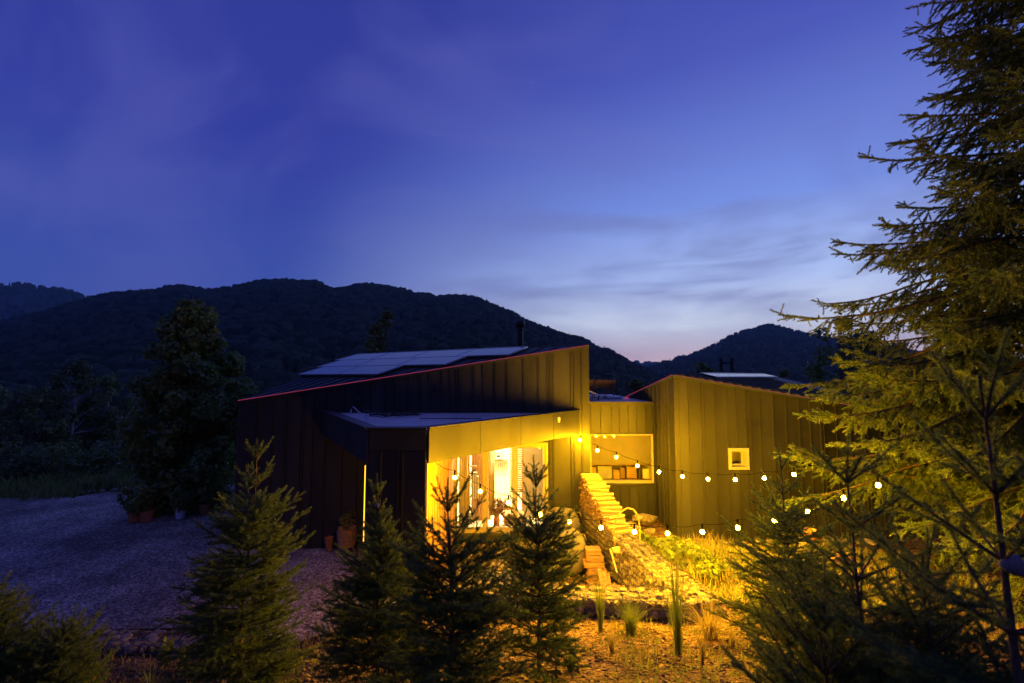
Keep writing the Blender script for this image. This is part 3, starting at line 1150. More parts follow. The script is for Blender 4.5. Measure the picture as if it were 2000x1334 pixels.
def leaf_cloud(name, centers, radii, n, size, material, parent, seed=0, aspect=1.6, up=.0, droop=.0, squash=1.0):
    r = np.random.RandomState(seed)
    centers = np.asarray(centers, float).reshape(-1, 3)
    radii = np.asarray(radii, float).ravel()
    w = radii ** 2.4
    k = r.choice(len(centers), n, p=w / w.sum())
    d = r.normal(size=(n, 3))
    d /= np.linalg.norm(d, axis=1, keepdims=True)
    rad = radii[k] * r.uniform(.25, 1.05, n) ** .55
    P = centers[k] + d * rad[:, None] * np.array([1, 1, squash])
    nrm = d * .6 + r.normal(size=(n, 3)) * .75 + np.array([0, 0, .35])
    nrm /= np.linalg.norm(nrm, axis=1, keepdims=True)
    t = r.normal(size=(n, 3)) + np.array([0, 0, up - droop])
    t -= nrm * (t * nrm).sum(1, keepdims=True)
    t /= np.linalg.norm(t, axis=1, keepdims=True)
    b = np.cross(nrm, t)
    s = size * r.uniform(.55, 1.25, n)[:, None]
    ln, wd = t * s * aspect * .5, b * s * .5
    fold = nrm * s * .14
    Vv = np.stack([P - ln, P + wd - fold * .0 + fold, P + ln, P - wd + fold], 1).reshape(-1, 3)
    Fq = np.arange(n * 4).reshape(n, 4)
    F3 = np.concatenate([Fq[:, [0, 1, 2]], Fq[:, [0, 2, 3]]])
    o = mesh_np(name, Vv, F3, material, parent)
    return stuff(o)


leaf_cloud('foliage', [(vs_o.x, 12.0, rz0 + .5)], [.22], 260, .07, 'dark_wood', vp, 3)
bs = W(1000, 1000, 12.5)
bk = thing('wicker_pouffe', 'low round wicker pouffe on the room floor', 'pouffe', (bs.x, 12.5, rz0))
MB().lathe((bs.x + .05, 12.5, rz0), [(.0, .0), (.26, .02), (.31, .12), (.27, .22), (.0, .25)], 22).build('body', 'wicker', bk, smooth=True)

# ---- things on the porch roof
vpipe = thing('vent_pipe', 'short white vent pipe with a dark cap on the porch roof', 'pipe', (0, 0, 0))
c = Wz(717, 822, ZC1 - .04)
MB().lathe((c.x, c.y, ZC1 - .05), [(.035, .0), (.035, .17)], 14).build('pipe', 'plastic_white', vpipe, smooth=True)
MB().lathe((c.x, c.y, ZC1 - .05), [(.0, .165), (.052, .165), (.05, .215), (.0, .225)], 14).build('cap', 'black', vpipe, smooth=True)
tb = thing('white_hose', 'bent white hose standing up on the porch roof', 'hose', (0, 0, 0))
pts = [Wz(684, 812, ZC1 - .03)]
yb_ = pts[0].y
for px, py in ((686, 800), (689, 794), (693, 797), (699, 803), (706, 808)):
    pts.append(W(px, py, yb_))
MB().tube(pts, .012, 6).build('tube', 'plastic_white', tb, smooth=True)
cb = thing('black_cable', 'loose coil of black cable lying on the porch roof', 'cable', (0, 0, 0))
r2 = random.Random(3)
for k in range(5):
    c = Wz(755 + r2.uniform(-18, 25), 812 + r2.uniform(-2, 4), ZC1 - .03)
    pts = []
    rr = r2.uniform(.18, .42)
    a0 = r2.uniform(0, 6)
    for i in range(16):
        a = a0 + i / 15 * r2.uniform(4.2, 6.2)
        pts.append((c.x + rr * math.cos(a) * 1.5, c.y + rr * .9 * math.sin(a), ZC1 - .03 + .012 * k + .03 * math.sin(i * .8) ** 2))
    MB().tube(pts, .009, 5).build('loop', 'cable', cb)
p0, p1 = Wz(820, 817, ZC1 - .03), Wz(940, 818, ZC1 - .03)
MB().tube([p0, p0.lerp(p1, .5) + Vector((0, .05, .0)), p1], .01, 5).build('length', 'cable', cb)

# slim glowing strip at the box corner, unseen globe lamp on the entrance side
sl = thing('entrance_lamp', 'slim vertical glowing strip at the dark corner of the porch box', 'lamp', (P2.x - .09, P2.y + .05, 1.6))
za, zb_ = W(717, 1060, P2.y + .05).z, ZC0 - .03
MB().box((P2.x - .072, P2.y + .05, za), (P2.x - .052, P2.y + .10, zb_)).build('housing', 'clad_trim', sl)
MB().box((P2.x - .090, P2.y + .052, za + .02), (P2.x - .073, P2.y + .098, zb_ - .02)).build('diffuser', 'slit_glow', sl)
MB().lathe((P2.x - .13, 8.3, 2.25), [(.0, .075), (.05, .06), (.075, .02), (.075, -.02), (.05, -.06), (.0, -.075)], 16).build('globe', 'globe_lamp', sl, smooth=True)
MB().box((P2.x - .06, 8.26, 2.2), (P2.x - .03, 8.34, 2.3)).build('bracket', 'black', sl)

# ================================================================== link building and terrace
YL = 12.7
LX0, LX1, LZ1 = 1.92, 3.88, 3.42
link_b = thing('link_building', 'low metal-clad link with a wide window between the two houses', 'house', (2.9, 13.5, .4))
WX0, WX1, WZ0, WZ1 = 2.09, 3.82, 1.28, 2.58
m = MB()
m.box((LX0, YL, .0), (LX1, YL + .2, WZ0))
m.box((LX0, YL, WZ1), (LX1, YL + .2, LZ1 - .03))
m.box((LX0, YL, WZ0 + .001), (WX0, YL + .2, WZ1 - .001))
m.box((WX1, YL, WZ0 + .001), (LX1, YL + .2, WZ1 - .001))
lw = m.build('wall', 'clad_trim', link_b)
clad(lw, (LX0, YL, 0), (1, 0, 0), LX1 - LX0, (0, -1, 0), lambda u: .40, lambda u: LZ1 - .05, holes=[(WX0 - LX0 - .02, WX1 - LX0 + .02, WZ0 - .06, WZ1 + .02)],
     widths=(.24, .28, .22), double=.05, seed=21)
MB().box((LX0, YL - .045, .34), (LX1, YL - .001, .395)).build('base_trim', 'clad', link_b)
MB().box((WX0 - .03, YL - .055, WZ0 - .115), (WX1 + .04, YL - .002, WZ0 - .062)).build('window_apron', 'clad', link_b)
m = MB()
m.box((LX0, YL - .05, LZ1 - .03), (LX1, YL + 5.5, LZ1 + .02))
m.build('roof', 'roof_membrane', link_b)
MB().box((LX0, YL - .07, LZ1 - .045), (LX1, YL - .051, LZ1 + .035)).build('roof_edge', 'clad', link_b)
f = MB()
s = .055
for a, b in (((WX0, YL - .07, WZ0), (WX0 + s, YL + .05, WZ1)), ((WX1 - s, YL - .07, WZ0), (WX1, YL + .05, WZ1)),
             ((WX0 + s + .001, YL - .07, WZ0), (WX1 - s - .001, YL + .05, WZ0 + s + .02)), ((WX0 + s + .001, YL - .07, WZ1 - s * .6), (WX1 - s - .001, YL + .05, WZ1))):
    f.box(a, b)
win = f.build('window', 'frame_cream', link_b)
MB().box((WX0 + s, YL + .01, WZ0 + s + .021), (WX1 - s, YL + .016, WZ1 - s * .6 - .001)).build('pane', 'pane', win)
m = MB()
m.box((LX0 + .02, YL + .21, .9), (LX0 + .05, YL + 2.4, 2.9))
m.box((LX1 - .05, YL + .21, .9), (LX1 - .02, YL + 2.4, 2.9))
m.box((LX0, YL + 2.4, .9), (LX1, YL + 2.45, 2.9))
m.box((LX0, YL + .21, .86), (LX1, YL + 2.45, .9))
m.box((LX0, YL + .21, 2.9), (LX1, YL + 2.45, 2.94))
m.build('room_wall', 'room_wall', link_b)
zbld = W(1210, 906, YL + .1).z
rb = thing('roller_blind', 'pale roller blind drawn two thirds down in the wide window', 'blind', (2.9, YL + .1, zbld))
MB().box((WX0 + .03, YL + .085, zbld), (WX1 - .03, YL + .089, 2.62)).build('fabric', 'blind', rb)
MB().box((WX0 + .03, YL + .078, zbld - .025), (WX1 - .03, YL + .096, zbld - .001)).build('bottom_bar', 'dark_wood', rb)
dk = thing('window_bench', 'dark wooden bench board behind the wide window', 'bench', (2.9, YL + .5, 1.2))
MB().box((LX0 + .06, YL + .22, 1.27), (LX1 - .06, YL + .75, 1.315)).build('board', 'dark_wood', dk)
MB().box((LX0 + .06, YL + .70, .92), (LX1 - .06, YL + .74, 1.268)).build('back_board', 'dark_wood', dk)
r3 = random.Random(8)
xx = WX0 + .05
labels = ['brown patterned cushion at the left end of the window bench', 'pale canvas picture standing on the window bench', 'plain wooden box left of the middle of the window bench',
          'dark fabric bundle on the window bench', 'wide wooden crate on the window bench', 'dark pointed ornament on the window bench', 'pale folded cloth at the right end of the window bench']
for k, (w, h, mt, cat) in enumerate(((.22, .30, 'cane', 'cushion'), (.42, .34, 'canvas', 'picture'), (.20, .24, 'plank', 'box'), (.16, .28, 'dark_wood', 'bundle'), (.30, .31, 'plank', 'crate'), (.10, .30, 'black', 'ornament'), (.20, .26, 'curtain', 'cloth'))):
    y_ = YL + .30 + r3.uniform(0, .12)
    m = MB()
    m.prism([(xx, y_, 1.317), (xx + w - .02, y_, 1.317), (xx + w - .03, y_ + .03, 1.317 + h * r3.uniform(.9, 1)), (xx + .015, y_ + .03, 1.317 + h)], (0, .10, 0))
    o = m.build(['patterned_cushion', 'canvas_picture', 'wooden_box', 'fabric_bundle', 'wooden_crate', 'pointed_ornament', 'folded_cloth'][k], mt)
    tag(o, labels[k], cat)
    xx += w + .015

# terrace furniture on the link roof
ZT = LZ1 + .02


def lounger(x, label, y=14.6, lean=.5, w=.58):
    t = thing('deck_lounger', label, 'lounger', (x, y, ZT), 'wooden loungers on the roof terrace')
    zt = W(1188, 745, y + .05).z
    # raised slatted back facing away from the camera, seat behind it
    for k in range(9):
        u = k / 8.5
        z0 = ZT + .32 + (zt - ZT - .32) * u
        MB().box((x, y - lean * .30 * u, z0), (x + w, y - lean * .30 * u + .02, z0 + .062)).build('slat', 'dark_wood', t)
    for sx in (x - .03, x + w + .005):
        MB().prism([(sx, y + .01, ZT + .28), (sx, y + .06, ZT + .28), (sx, y - lean * .30 + .05, zt + .03), (sx, y - lean * .30, zt + .03)], (.025, 0, 0)).build('back_rail', 'slat_wood', t)
        MB().box((sx, y + .07, ZT + .26), (sx + .025, y + 1.5, ZT + .33)).build('side_rail', 'slat_wood', t)
        MB().box((sx, y + .10, ZT), (sx + .025, y + .16, ZT + .258)).build('leg', 'slat_wood', t)
        MB().box((sx, y + 1.3, ZT), (sx + .025, y + 1.36, ZT + .258)).build('leg', 'slat_wood', t)
        MB().tube([(sx + .012, y - .06, ZT + .62), (sx + .012, y + .32, ZT + .33)], .012).build('prop', 'slat_wood', t)
    for k in range(14):
        MB().box((x, y + .12 + k * .095, ZT + .335), (x + w, y + .19 + k * .095, ZT + .355)).build('slat', 'dark_wood', t)


lx = W(1163, 750, 14.6).x
lounger(lx, 'wooden lounger with raised slatted back, right of the pair on the terrace')
lounger(lx - .68, 'wooden lounger mostly hidden by the main house corner on the terrace')
bd = thing('pale_board', 'pale tilted board leaning in front of the terrace loungers', 'board', (2.2, 13.6, ZT))
p0, p1 = W(1149, 765, 13.5), W(1176, 776, 13.5)
MB().prism([p0 + Vector((-.2, 0, .09)), p1, p1 + Vector((.0, .02, .05)), p0 + Vector((-.2, 0, .14))], (0, .5, .0)).build('sheet', 'plastic_white', bd)
MB().box((p0.x - .1, 13.55, ZT), (p0.x - .06, 13.59, p0.z + .1)).build('leg', 'dark_wood', bd)
MB().box((p0.x - .1, 13.90, ZT), (p0.x - .06, 13.94, p0.z + .1)).build('leg', 'dark_wood', bd)
MB().box((p1.x - .09, 13.7, ZT), (p1.x - .05, 13.74, p1.z + .02)).build('leg', 'dark_wood', bd)
tbl = thing('terrace_table', 'low pale table beside the loungers on the terrace', 'table', (3.1, 14.3, ZT))
q0, q1 = W(1185, 775, 14.3), W(1216, 776, 14.3)
MB().box((q0.x, 14.3, q0.z - .05), (q1.x, 14.9, q0.z + .012)).build('top', 'plastic_white', tbl)
for x in (q0.x + .03, q1.x - .08):
    for y in (14.33, 14.82):
        MB().box((x, y, ZT), (x + .05, y + .05, q0.z - .051)).build('leg', 'slat_wood', tbl)
gl = thing('light_coil', 'tangled end of the pink light strip on the terrace floor', 'light strip', (3.3, 13.4, ZT))
c = W(1224, 785, 13.4)
pts = [(c.x + .07 * math.cos(i * .9) * (1 - .02 * i), 13.4 + .05 * math.sin(i * 1.1), ZT + .02 + .05 * abs(math.sin(i * .7)) + .004 * i) for i in range(16)]
MB().tube(pts, .008, 5).build('coil', 'led_pink', gl)

# ================================================================== side house
side = thing('side_house', 'metal-clad side house with a pointed corner and a small square window', 'house', (6.5, 13, .4))
E = Vector((3.89, YE, 4.18))
SL = -(W(1316, 733, YE).z - W(1690, 797, YE).z) / (W(1690, 797, YE).x - W(1316, 733, YE).x)
FX = 11.6
Fp = Vector((FX, YE, E.z + SL * (FX - E.x)))
Kp = Vector((E.x, 17.0, 3.22))
G = Vector((9.3, 16.6, 4.18))
GB = .35
m = MB()
SX0, SX1, SZ0, SZ1 = 5.15, 5.56, 1.99, 2.42


def top_ef(x):
    return E.z + SL * (x - E.x)


m.prism([(E.x, YE, 0), (SX0, YE, 0), (SX0, YE, top_ef(SX0) - .05), (E.x, YE, E.z - .05)], (0, .2, 0))
m.prism([(SX1, YE, 0), (FX, YE, 0), (FX, YE, Fp.z - .05), (SX1, YE, top_ef(SX1) - .05)], (0, .2, 0))
m.box((SX0, YE, 0), (SX1, YE + .2, SZ0))
m.prism([(SX0, YE, SZ1), (SX1, YE, SZ1), (SX1, YE, top_ef(SX1) - .05), (SX0, YE, top_ef(SX0) - .05)], (0, .2, 0))
m.prism([(E.x, YE + .201, 0), (E.x, Kp.y, 0), (E.x, Kp.y, Kp.z - .05), (E.x, YE + .201, E.z - .05)], (.2, 0, 0))
m.prism([(FX - .02, YE + .201, 0), (G.x - .02, G.y, 0), (G.x - .02, G.y, G.z - .08), (FX - .02, YE + .201, Fp.z - .08)], (-.2, 0, 0))
m.prism([(E.x + .2, Kp.y, 0), (G.x - .3, G.y - .02, 0), (G.x - .3, G.y - .02, G.z - .08), (E.x + .2, Kp.y, Kp.z - .06)], (0, -.2, 0))
sw = m.build('wall', 'clad_trim', side)
clad(sw, (E.x + .10, YE, 0), (1, 0, 0), 9.6 - E.x, (0, -1, 0), lambda u: GB, lambda u: top_ef(E.x + .10 + u) - .07,
     holes=[(SX0 - E.x - .10 - .01, SX1 - E.x - .10 + .01, SZ0 - .01, SZ1 + .01)], widths=(.24, .30, .26, .32), double=.2, seed=31)
clad(sw, (E.x, YE + .10, 0), (0, 1, 0), Kp.y - YE - .1, (-1, 0, 0), lambda u: GB if u < 1.6 else LZ1 + .03, lambda u: E.z + (Kp.z - E.z) * (u + .1) / (Kp.y - YE) - .07,
     widths=(.28, .34, .24), double=.12, seed=32)
MB().box((E.x - .022, YE - .022, GB), (E.x + .098, YE - .001, E.z - .09)).build('corner_trim', 'clad', side)
MB().box((E.x - .022, YE, GB), (E.x - .001, YE + .098, E.z - .10)).build('corner_trim', 'clad', side)
MB().box((E.x - .05, YE - .05, GB - .08), (9.7, YE - .001, GB - .005)).build('base_trim', 'clad', side)
MB().box((E.x - .05, YE, GB - .08), (E.x - .001, YL - .1, GB - .005)).build('base_trim', 'clad', side)
m = MB()
dd = Vector((0, 0, -.06))
m.prism([E + Vector((-.05, -.06, 0)), Fp + Vector((0, -.06, 0)), G], dd)
m.prism([E + Vector((-.06, -.05, -.001)), G + Vector((0, .02, 0)), Kp + Vector((-.06, 0, 0))], dd)
sroof = m.build('roof', 'roof_metal', side)
sn = (Fp - E).cross(G - E).normalized()
if sn.z < 0:
    sn = -sn
ridge_u = (G - E).normalized()
down = sn.cross(ridge_u).normalized()
if down.z > 0:
    down = -down
for k in range(1, 34):                       # roof seams, ends standing proud at the eaves
    tpt = E + (Fp - E) * k / 34
    a = tpt + Vector((0, -.06, 0))
    # up the slope until the ridge
    M = Matrix(((-down.x, -ridge_u.x), (-down.y, -ridge_u.y)))
    s_, t_ = M.inverted() @ Vector((E.x - tpt.x, E.y - tpt.y))
    b = tpt - down * min(abs(s_), 5.5)
    w = ridge_u * .012
    MB().hexa([a - w, a + w, b + w, b - w], [a - w + sn * .04, a + w + sn * .04, b + w + sn * .04, b - w + sn * .04]).build('standing_seam', 'roof_metal', sroof)
st2 = thing('light_strip', 'glowing pink light strip along the two eaves of the side house', 'light strip', E)
MB().tube([E + Vector((0, -.085, .0)), Fp + Vector((0, -.085, .0))], .0065, 6).build('diffuser', 'led_orange', st2)
MB().tube([E + Vector((-.085, -.085, .0)), Kp + Vector((-.085, -1.2, .20)), Kp + Vector((-.085, -1.2, .08))], .0065, 6).build('diffuser', 'led_pink', st2)
# small square window with deep white reveal
f = MB()
o0 = .035
f.box((SX0 - o0, YE - .06, SZ0 - o0), (SX0 + .03, YE + .16, SZ1 + o0))
f.box((SX1 - .03, YE - .06, SZ0 - o0), (SX1 + o0, YE + .16, SZ1 + o0))
f.box((SX0 + .031, YE - .06, SZ0 - o0), (SX1 - .031, YE + .16, SZ0 + .03))
f.box((SX0 + .031, YE - .06, SZ1 - .03), (SX1 - .031, YE + .16, SZ1 + o0))
sw_ = f.build('window', 'frame_white', side)
f = MB()
f.box((SX0 + .032, YE + .10, SZ0 + .032), (SX0 + .075, YE + .15, SZ1 - .032))
f.box((SX1 - .075, YE + .10, SZ0 + .032), (SX1 - .032, YE + .15, SZ1 - .032))
f.box((SX0 + .076, YE + .10, SZ0 + .032), (SX1 - .076, YE + .15, SZ0 + .075))
f.box((SX0 + .076, YE + .10, SZ1 - .075), (SX1 - .076, YE + .15, SZ1 - .032))
f.build('sash', 'frame_white', sw_)
MB().box((SX0 + .075, YE + .12, SZ0 + .075), (SX1 - .075, YE + .126, SZ1 - .075)).build('pane', 'pane', sw_)
m = MB()
m.box((SX0 - .1, YE + .6, SZ0 - .3), (SX1 + .3, YE + .62, SZ1 + .2))
m.build('inner_wall', 'frame_white', side)
MB().box((SX0 + .08, YE + .585, SZ0 + .17), (SX0 + .20, YE + .597, SZ0 + .31)).build('inner_picture', 'dark_wood', side)
# solar panels along the ridge
for k in range(3):
    q0 = E + ridge_u * (1.3 + k * 1.75) + sn * .08 + down * .10
    q1 = q0 + ridge_u * 1.71
    hv = down * .42
    sp = MB().prism([q0, q1, q1 + hv, q0 + hv], sn * -.03).build('solar_panel', 'solar_cell', side)
    f = MB()
    for a, b in ((q0, q1), (q0 + hv, q1 + hv)):
        f.hexa([a - down * .02 - sn * .04, b - down * .02 - sn * .04, b + down * .02 - sn * .04, a + down * .02 - sn * .04], [a - down * .02 + sn * .006, b - down * .02 + sn * .006, b + down * .02 + sn * .006, a + down * .02 + sn * .006])
    f.build('panel_frame', 'alu', sp)
hf = thing('roof_frame', 'dark H-shaped post frame standing behind the side house ridge', 'frame', (8.2, 18.0, 3.0))
for px in (1408, 1429):
    a = W(px, 699, 18.0)
    MB().box((a.x - .045, 17.96, 2.5), (a.x + .045, 18.05, a.z)).build('post', 'black', hf)
a, b = W(1411, 709, 18.0), W(1426, 709, 18.0)
MB().box((a.x, 17.98, a.z - .03), (b.x, 18.03, a.z + .03)).build('crossbar', 'black', hf)

# ================================================================== festoon lights


def strand(name, label, px, a, b, anchor0, anchor1, sockets=True):
    t = thing(name, label, 'string lights', (0, 0, 0))
    pts = []
    for i, p in enumerate(px):
        if p is None:
            continue
        d = a + b * i
        pts.append(W(p[0], p[1], d))
    cab = [Vector(anchor0)]
    for p in pts:
        cab.append(p + Vector((0, 0, .12)))
    cab.append(Vector(anchor1))
    line = []
    for i in range(len(cab) - 1):
        for k in range(4):
            u = k / 4
            line.append(cab[i].lerp(cab[i + 1], u) - Vector((0, 0, .035 * math.sin(u * math.pi))))
    line.append(cab[-1])
    MB().tube(line, .005, 5).build('cable', 'socket_black', t)
    bm = None
    for p in pts:
        v, f = ICO2
        v = v.copy()
        v[:, 2] = np.where(v[:, 2] > 0, v[:, 2] * 1.25, v[:, 2])
        if bm is None:
            o = mesh_np('bulb', v * BULB_R, f, 'bulb_glow', t, smooth=True)
            bm = o.data
        else:
            o = bpy.data.objects.new('bulb', bm)
            link(o, t)
        o.location = p
        s = MB().lathe((0, 0, 0), [(.0, .13), (.010, .125), (.014, .10), (.015, .045), (.012, .035)], 10).build('socket', 'socket_black', o)
    return pts


BULB_R = .031
up_px = [(1133, 860), (1167, 880), (1204, 893), (1245, 910), (1287, 922), (1333, 931), (1383, 936), (1436, 937), (1493, 934), (1551, 927)]
UP = strand('string_lights', 'upper string of glowing bulbs from the porch fascia to the tall spruce', up_px, 11.2, -.331,
            (P4.x - .05, P4.y - .12, ZC0 + .0), (6.6, 7.6, 3.0))
lo_px = [(888, 933), (938, 960), (993, 982), (1055, 1005), (1112, 1019), (1174, 1031), (1239, 1039), (1304, 1042), (1372, 1039), (1441, 1031), (1513, 1018), (1578, 1000), (1648, 973), (1715, 948)]
LO = strand('string_lights', 'lower string of glowing bulbs sagging from the slatted porch wall across the garden', lo_px, 8.0, -.094,
            (P3.x + .03, 8.3, W(850, 903, 8.3).z), (6.9, 7.0, 3.1))

ORD = ['first', 'second', 'third', 'fourth', 'fifth', 'sixth', 'seventh', 'eighth', 'ninth', 'tenth', 'eleventh', 'twelfth', 'thirteenth', 'fourteenth', 'fifteenth',
       'sixteenth', 'seventeenth', 'eighteenth', 'nineteenth', 'twentieth', 'twenty-first', 'twenty-second', 'twenty-third', 'twenty-fourth', 'twenty-fifth', 'twenty-sixth', 'twenty-seventh']

# ================================================================== gabions, firewood, courtyard
STONES = []
for k in range(7):
    v, f = ICO1 if k < 5 else ICO1
    r = np.random.RandomState(100 + k)
    d = v * (1 + .20 * r.normal(size=(len(v), 1)))
    d = np.clip(d, -.82, .82) * np.array([1, .8, .62])
    me = bpy.data.meshes.new('stone')
    me.from_pydata([tuple(p) for p in d], [], [tuple(q) for q in f])
    me.materials.append(MATS['stone'])
    me.update()
    STONES.append(me)
rg = random.Random(21)


def put_stone(p, s, parent, name='stone', sc=(1, 1, 1), flat=.35):
    o = bpy.data.objects.new(name, rg.choice(STONES))
    link(o, parent)
    o.location = p
    o.rotation_euler = (rg.uniform(-flat, flat), rg.uniform(-flat, flat), rg.uniform(0, 6.28))
    k = s * rg.uniform(.6, 1.3)
    o.scale = (k * sc[0], k * sc[1], k * sc[2])
    return o


def gabion(label, p0, p1, w, z0a, z0b, ztop, sizes=.075, faces=('left', 'top'), mesh_step=.1, side=1):
    """stone-filled wire basket wall from p0 to p1 (2D); 'left' is the side seen by the camera"""
    p0, p1 = Vector(p0), Vector(p1)
    du = (p1 - p0)
    L = du.length
    du.normalize()
    nn = Vector((-du.y, du.x)) * side          # towards the body of the wall
    t = thing('gabion_wall', label, 'gabion wall', (p0.x, p0.y, min(z0a, z0b)), 'stone gabion walls')
    e = .045

    def P(u, v, z):
        q = p0 + du * u + nn * v
        return Vector((q.x, q.y, z))

    def zb(u):
        return z0a + (z0b - z0a) * u / L
    MB().hexa([P(e, e, zb(0) - .2), P(L - e, e, zb(L) - .2), P(L - e, w - e, zb(L) - .2), P(e, w - e, zb(0) - .2)],
              [P(e, e, ztop - e), P(L - e, e, ztop - e), P(L - e, w - e, ztop - e), P(e, w - e, ztop - e)]).build('core', 'stone_dark', t)
    st = []
    s = sizes
    if 'top' in faces:
        nu, nv = int(L / (s * 1.55)), max(2, int(w / (s * 1.45)))
        for i in range(nu):
            for j in range(nv):
                st.append((P((i + .5 + rg.uniform(-.25, .25)) * L / nu, (j + .5 + rg.uniform(-.2, .2)) * w / nv, ztop - .022 + rg.uniform(-.012, .012)), s, (1, 1, .62)))
    if 'left' in faces:
        nu = int(L / (s * 1.6))
        for i in range(nu):
            u = (i + .5) * L / nu
            h = ztop - zb(u) + .05
            nz_ = max(1, int(h / (s * 1.35)))
            for j in range(nz_):
                st.append((P(u + rg.uniform(-.02, .02), .035, zb(u) - .03 + (j + .5) * h / nz_), s * 1.02, (1, .8, 1)))
    if 'end' in faces:
        nv = max(2, int(w / (s * 1.5)))
        h = ztop - zb(L) + .05
        for i in range(nv):
            for j in range(max(1, int(h / (s * 1.35)))):
                st.append((P(L - .035, (i + .5) * w / nv, zb(L) + (j + .5) * s * 1.35), s, (.8, 1, 1)))
    cam_p = Vector((0, 0, CAM_H))
    st.sort(key=lambda q: (q[0] - cam_p).length)
    for q in st[:300]:
        put_stone(q[0], q[1], t, 'stone', q[2])
    if len(st) > 300:
        vs, fs = [], []
        for q in st[300:]:
            me = rg.choice(STONES)
            v = np.array([k.co[:] for k in me.vertices])
            M3 = np.array(Euler((rg.uniform(-.3, .3), rg.uniform(-.3, .3), rg.uniform(0, 6))).to_matrix())
            o = len(vs) and sum(len(k) for k in vs)
            fs.append(np.array([k.vertices[:] for k in me.polygons]) + (o or 0))
            vs.append((v @ M3.T) * q[1] + np.array(q[0]))
        stuff(mesh_np('stone_fill', np.concatenate(vs), np.concatenate(fs), 'stone', t))
    # wire basket
    wm = MB()
    r = .0034
    k = 0.0
    while k <= L + .001:
        wm.tube([P(k, -.012, zb(k) - .05), P(k, -.012, ztop + .012)], r, 4, cap=False)
        wm.tube([P(k, -.012, ztop + .012), P(k, w + .012, ztop + .012)], r, 4, cap=False)
        k += mesh_step
    zz = ztop + .012
    while zz > min(z0a, z0b):
        wm.tube([P(0, -.012, zz), P(L, -.012, zz)], r, 4, cap=False)
        zz -= mesh_step
    vv = 0.0
    while vv < w + .02:
        wm.tube([P(0, vv, ztop + .012), P(L, vv, ztop + .012)], r, 4, cap=False)
        vv += mesh_step
    stuff(wm.build('wire_mesh', 'wire', t))
    return t


gabion('long stone gabion wall running from the house corner past the firewood to the front', (GAB0.x, GAB0.y), (GAB1.x, GAB1.y), .5, .05, .35, .96, .078, ('left', 'top', 'end'), .085, 1)
gabion('low front gabion wall with a brightly lit top behind the grass tufts', (2.46, 6.78), (-1.25, 7.15), .46, .62, .45, .94, .080, ('left', 'top'), .10, -1)
gabion('low gabion edging between the dark gravel yard and the sloping garden', (-4.1, 7.50), (-8.2, 7.35), .5, -.40, -.42, .0, .105, ('left', 'top'), .12, -1)

# firewood on the long gabion
gd_ = (GAB1 - GAB0).normalized()
gn = Vector((-gd_.y, gd_.x))
ang = math.atan2(gn.y, gn.x)
LOGS = []
for k in range(6):
    n = rg.choice((3, 4, 4, 5))
    a0 = rg.uniform(0, 6)
    ringr = [rg.uniform(.75, 1.1) for _ in range(n)]
    vs, fs = [], []
    for x in (-.5, .5):
        for i in range(n):
            a = a0 + 2 * math.pi * i / n
            vs.append((x, math.cos(a) * ringr[i], math.sin(a) * ringr[i]))
    fs = [tuple(range(n - 1, -1, -1)), tuple(range(n, 2 * n))] + [(i, (i + 1) % n, n + (i + 1) % n, n + i) for i in range(n)]
    me = bpy.data.meshes.new('firewood_log')
    me.from_pydata(vs, [], fs)
    me.materials.append(MATS['log_end'])
    me.materials.append(MATS['wood_pale'])
    me.materials.append(MATS['log_bark'])
    for q in me.polygons:
        q.material_index = 0 if q.index < 2 else (2 if q.index == 2 and k % 2 else 1)
    me.update()
    LOGS.append(me)
row_h = .058
stack_len = 2.0
nlog = 0
for rw in range(14):
    z = .985 + row_h * (rw + .5)
    lim = stack_len * (1 - rw / 14.6) + rg.uniform(-.04, .04)
    u = .05 + (rw % 2) * .033
    tops = []
    while u < lim:
        c = GAB0 + gd_ * u + gn * .25
        o = bpy.data.objects.new('firewood_log', rg.choice(LOGS))
        COL.objects.link(o)
        o.location = (c.x + gn.x * rg.uniform(-.03, .03), c.y + gn.y * rg.uniform(-.03, .03), z + rg.uniform(-.008, .008))
        o.rotation_euler = (rg.uniform(0, 6.28), rg.uniform(-.05, .05), ang + (rg.uniform(-.34, .34) if u + .072 >= lim else rg.uniform(-.10, .10)))
        o.scale = (.46 + rg.uniform(-.07, .06), .040 * rg.uniform(.75, 1.2), .036 * rg.uniform(.75, 1.15))
        last = u + .072 >= lim
        tag(o, 'split log lying on the %s step from the bottom of the firewood stack' % ORD[rw] if last else 'split firewood log showing its end in the side of the stack', 'firewood',
            'logs on the step of the stack' if last else 'logs in the side of the stack')
        nlog += 1
        u += .067

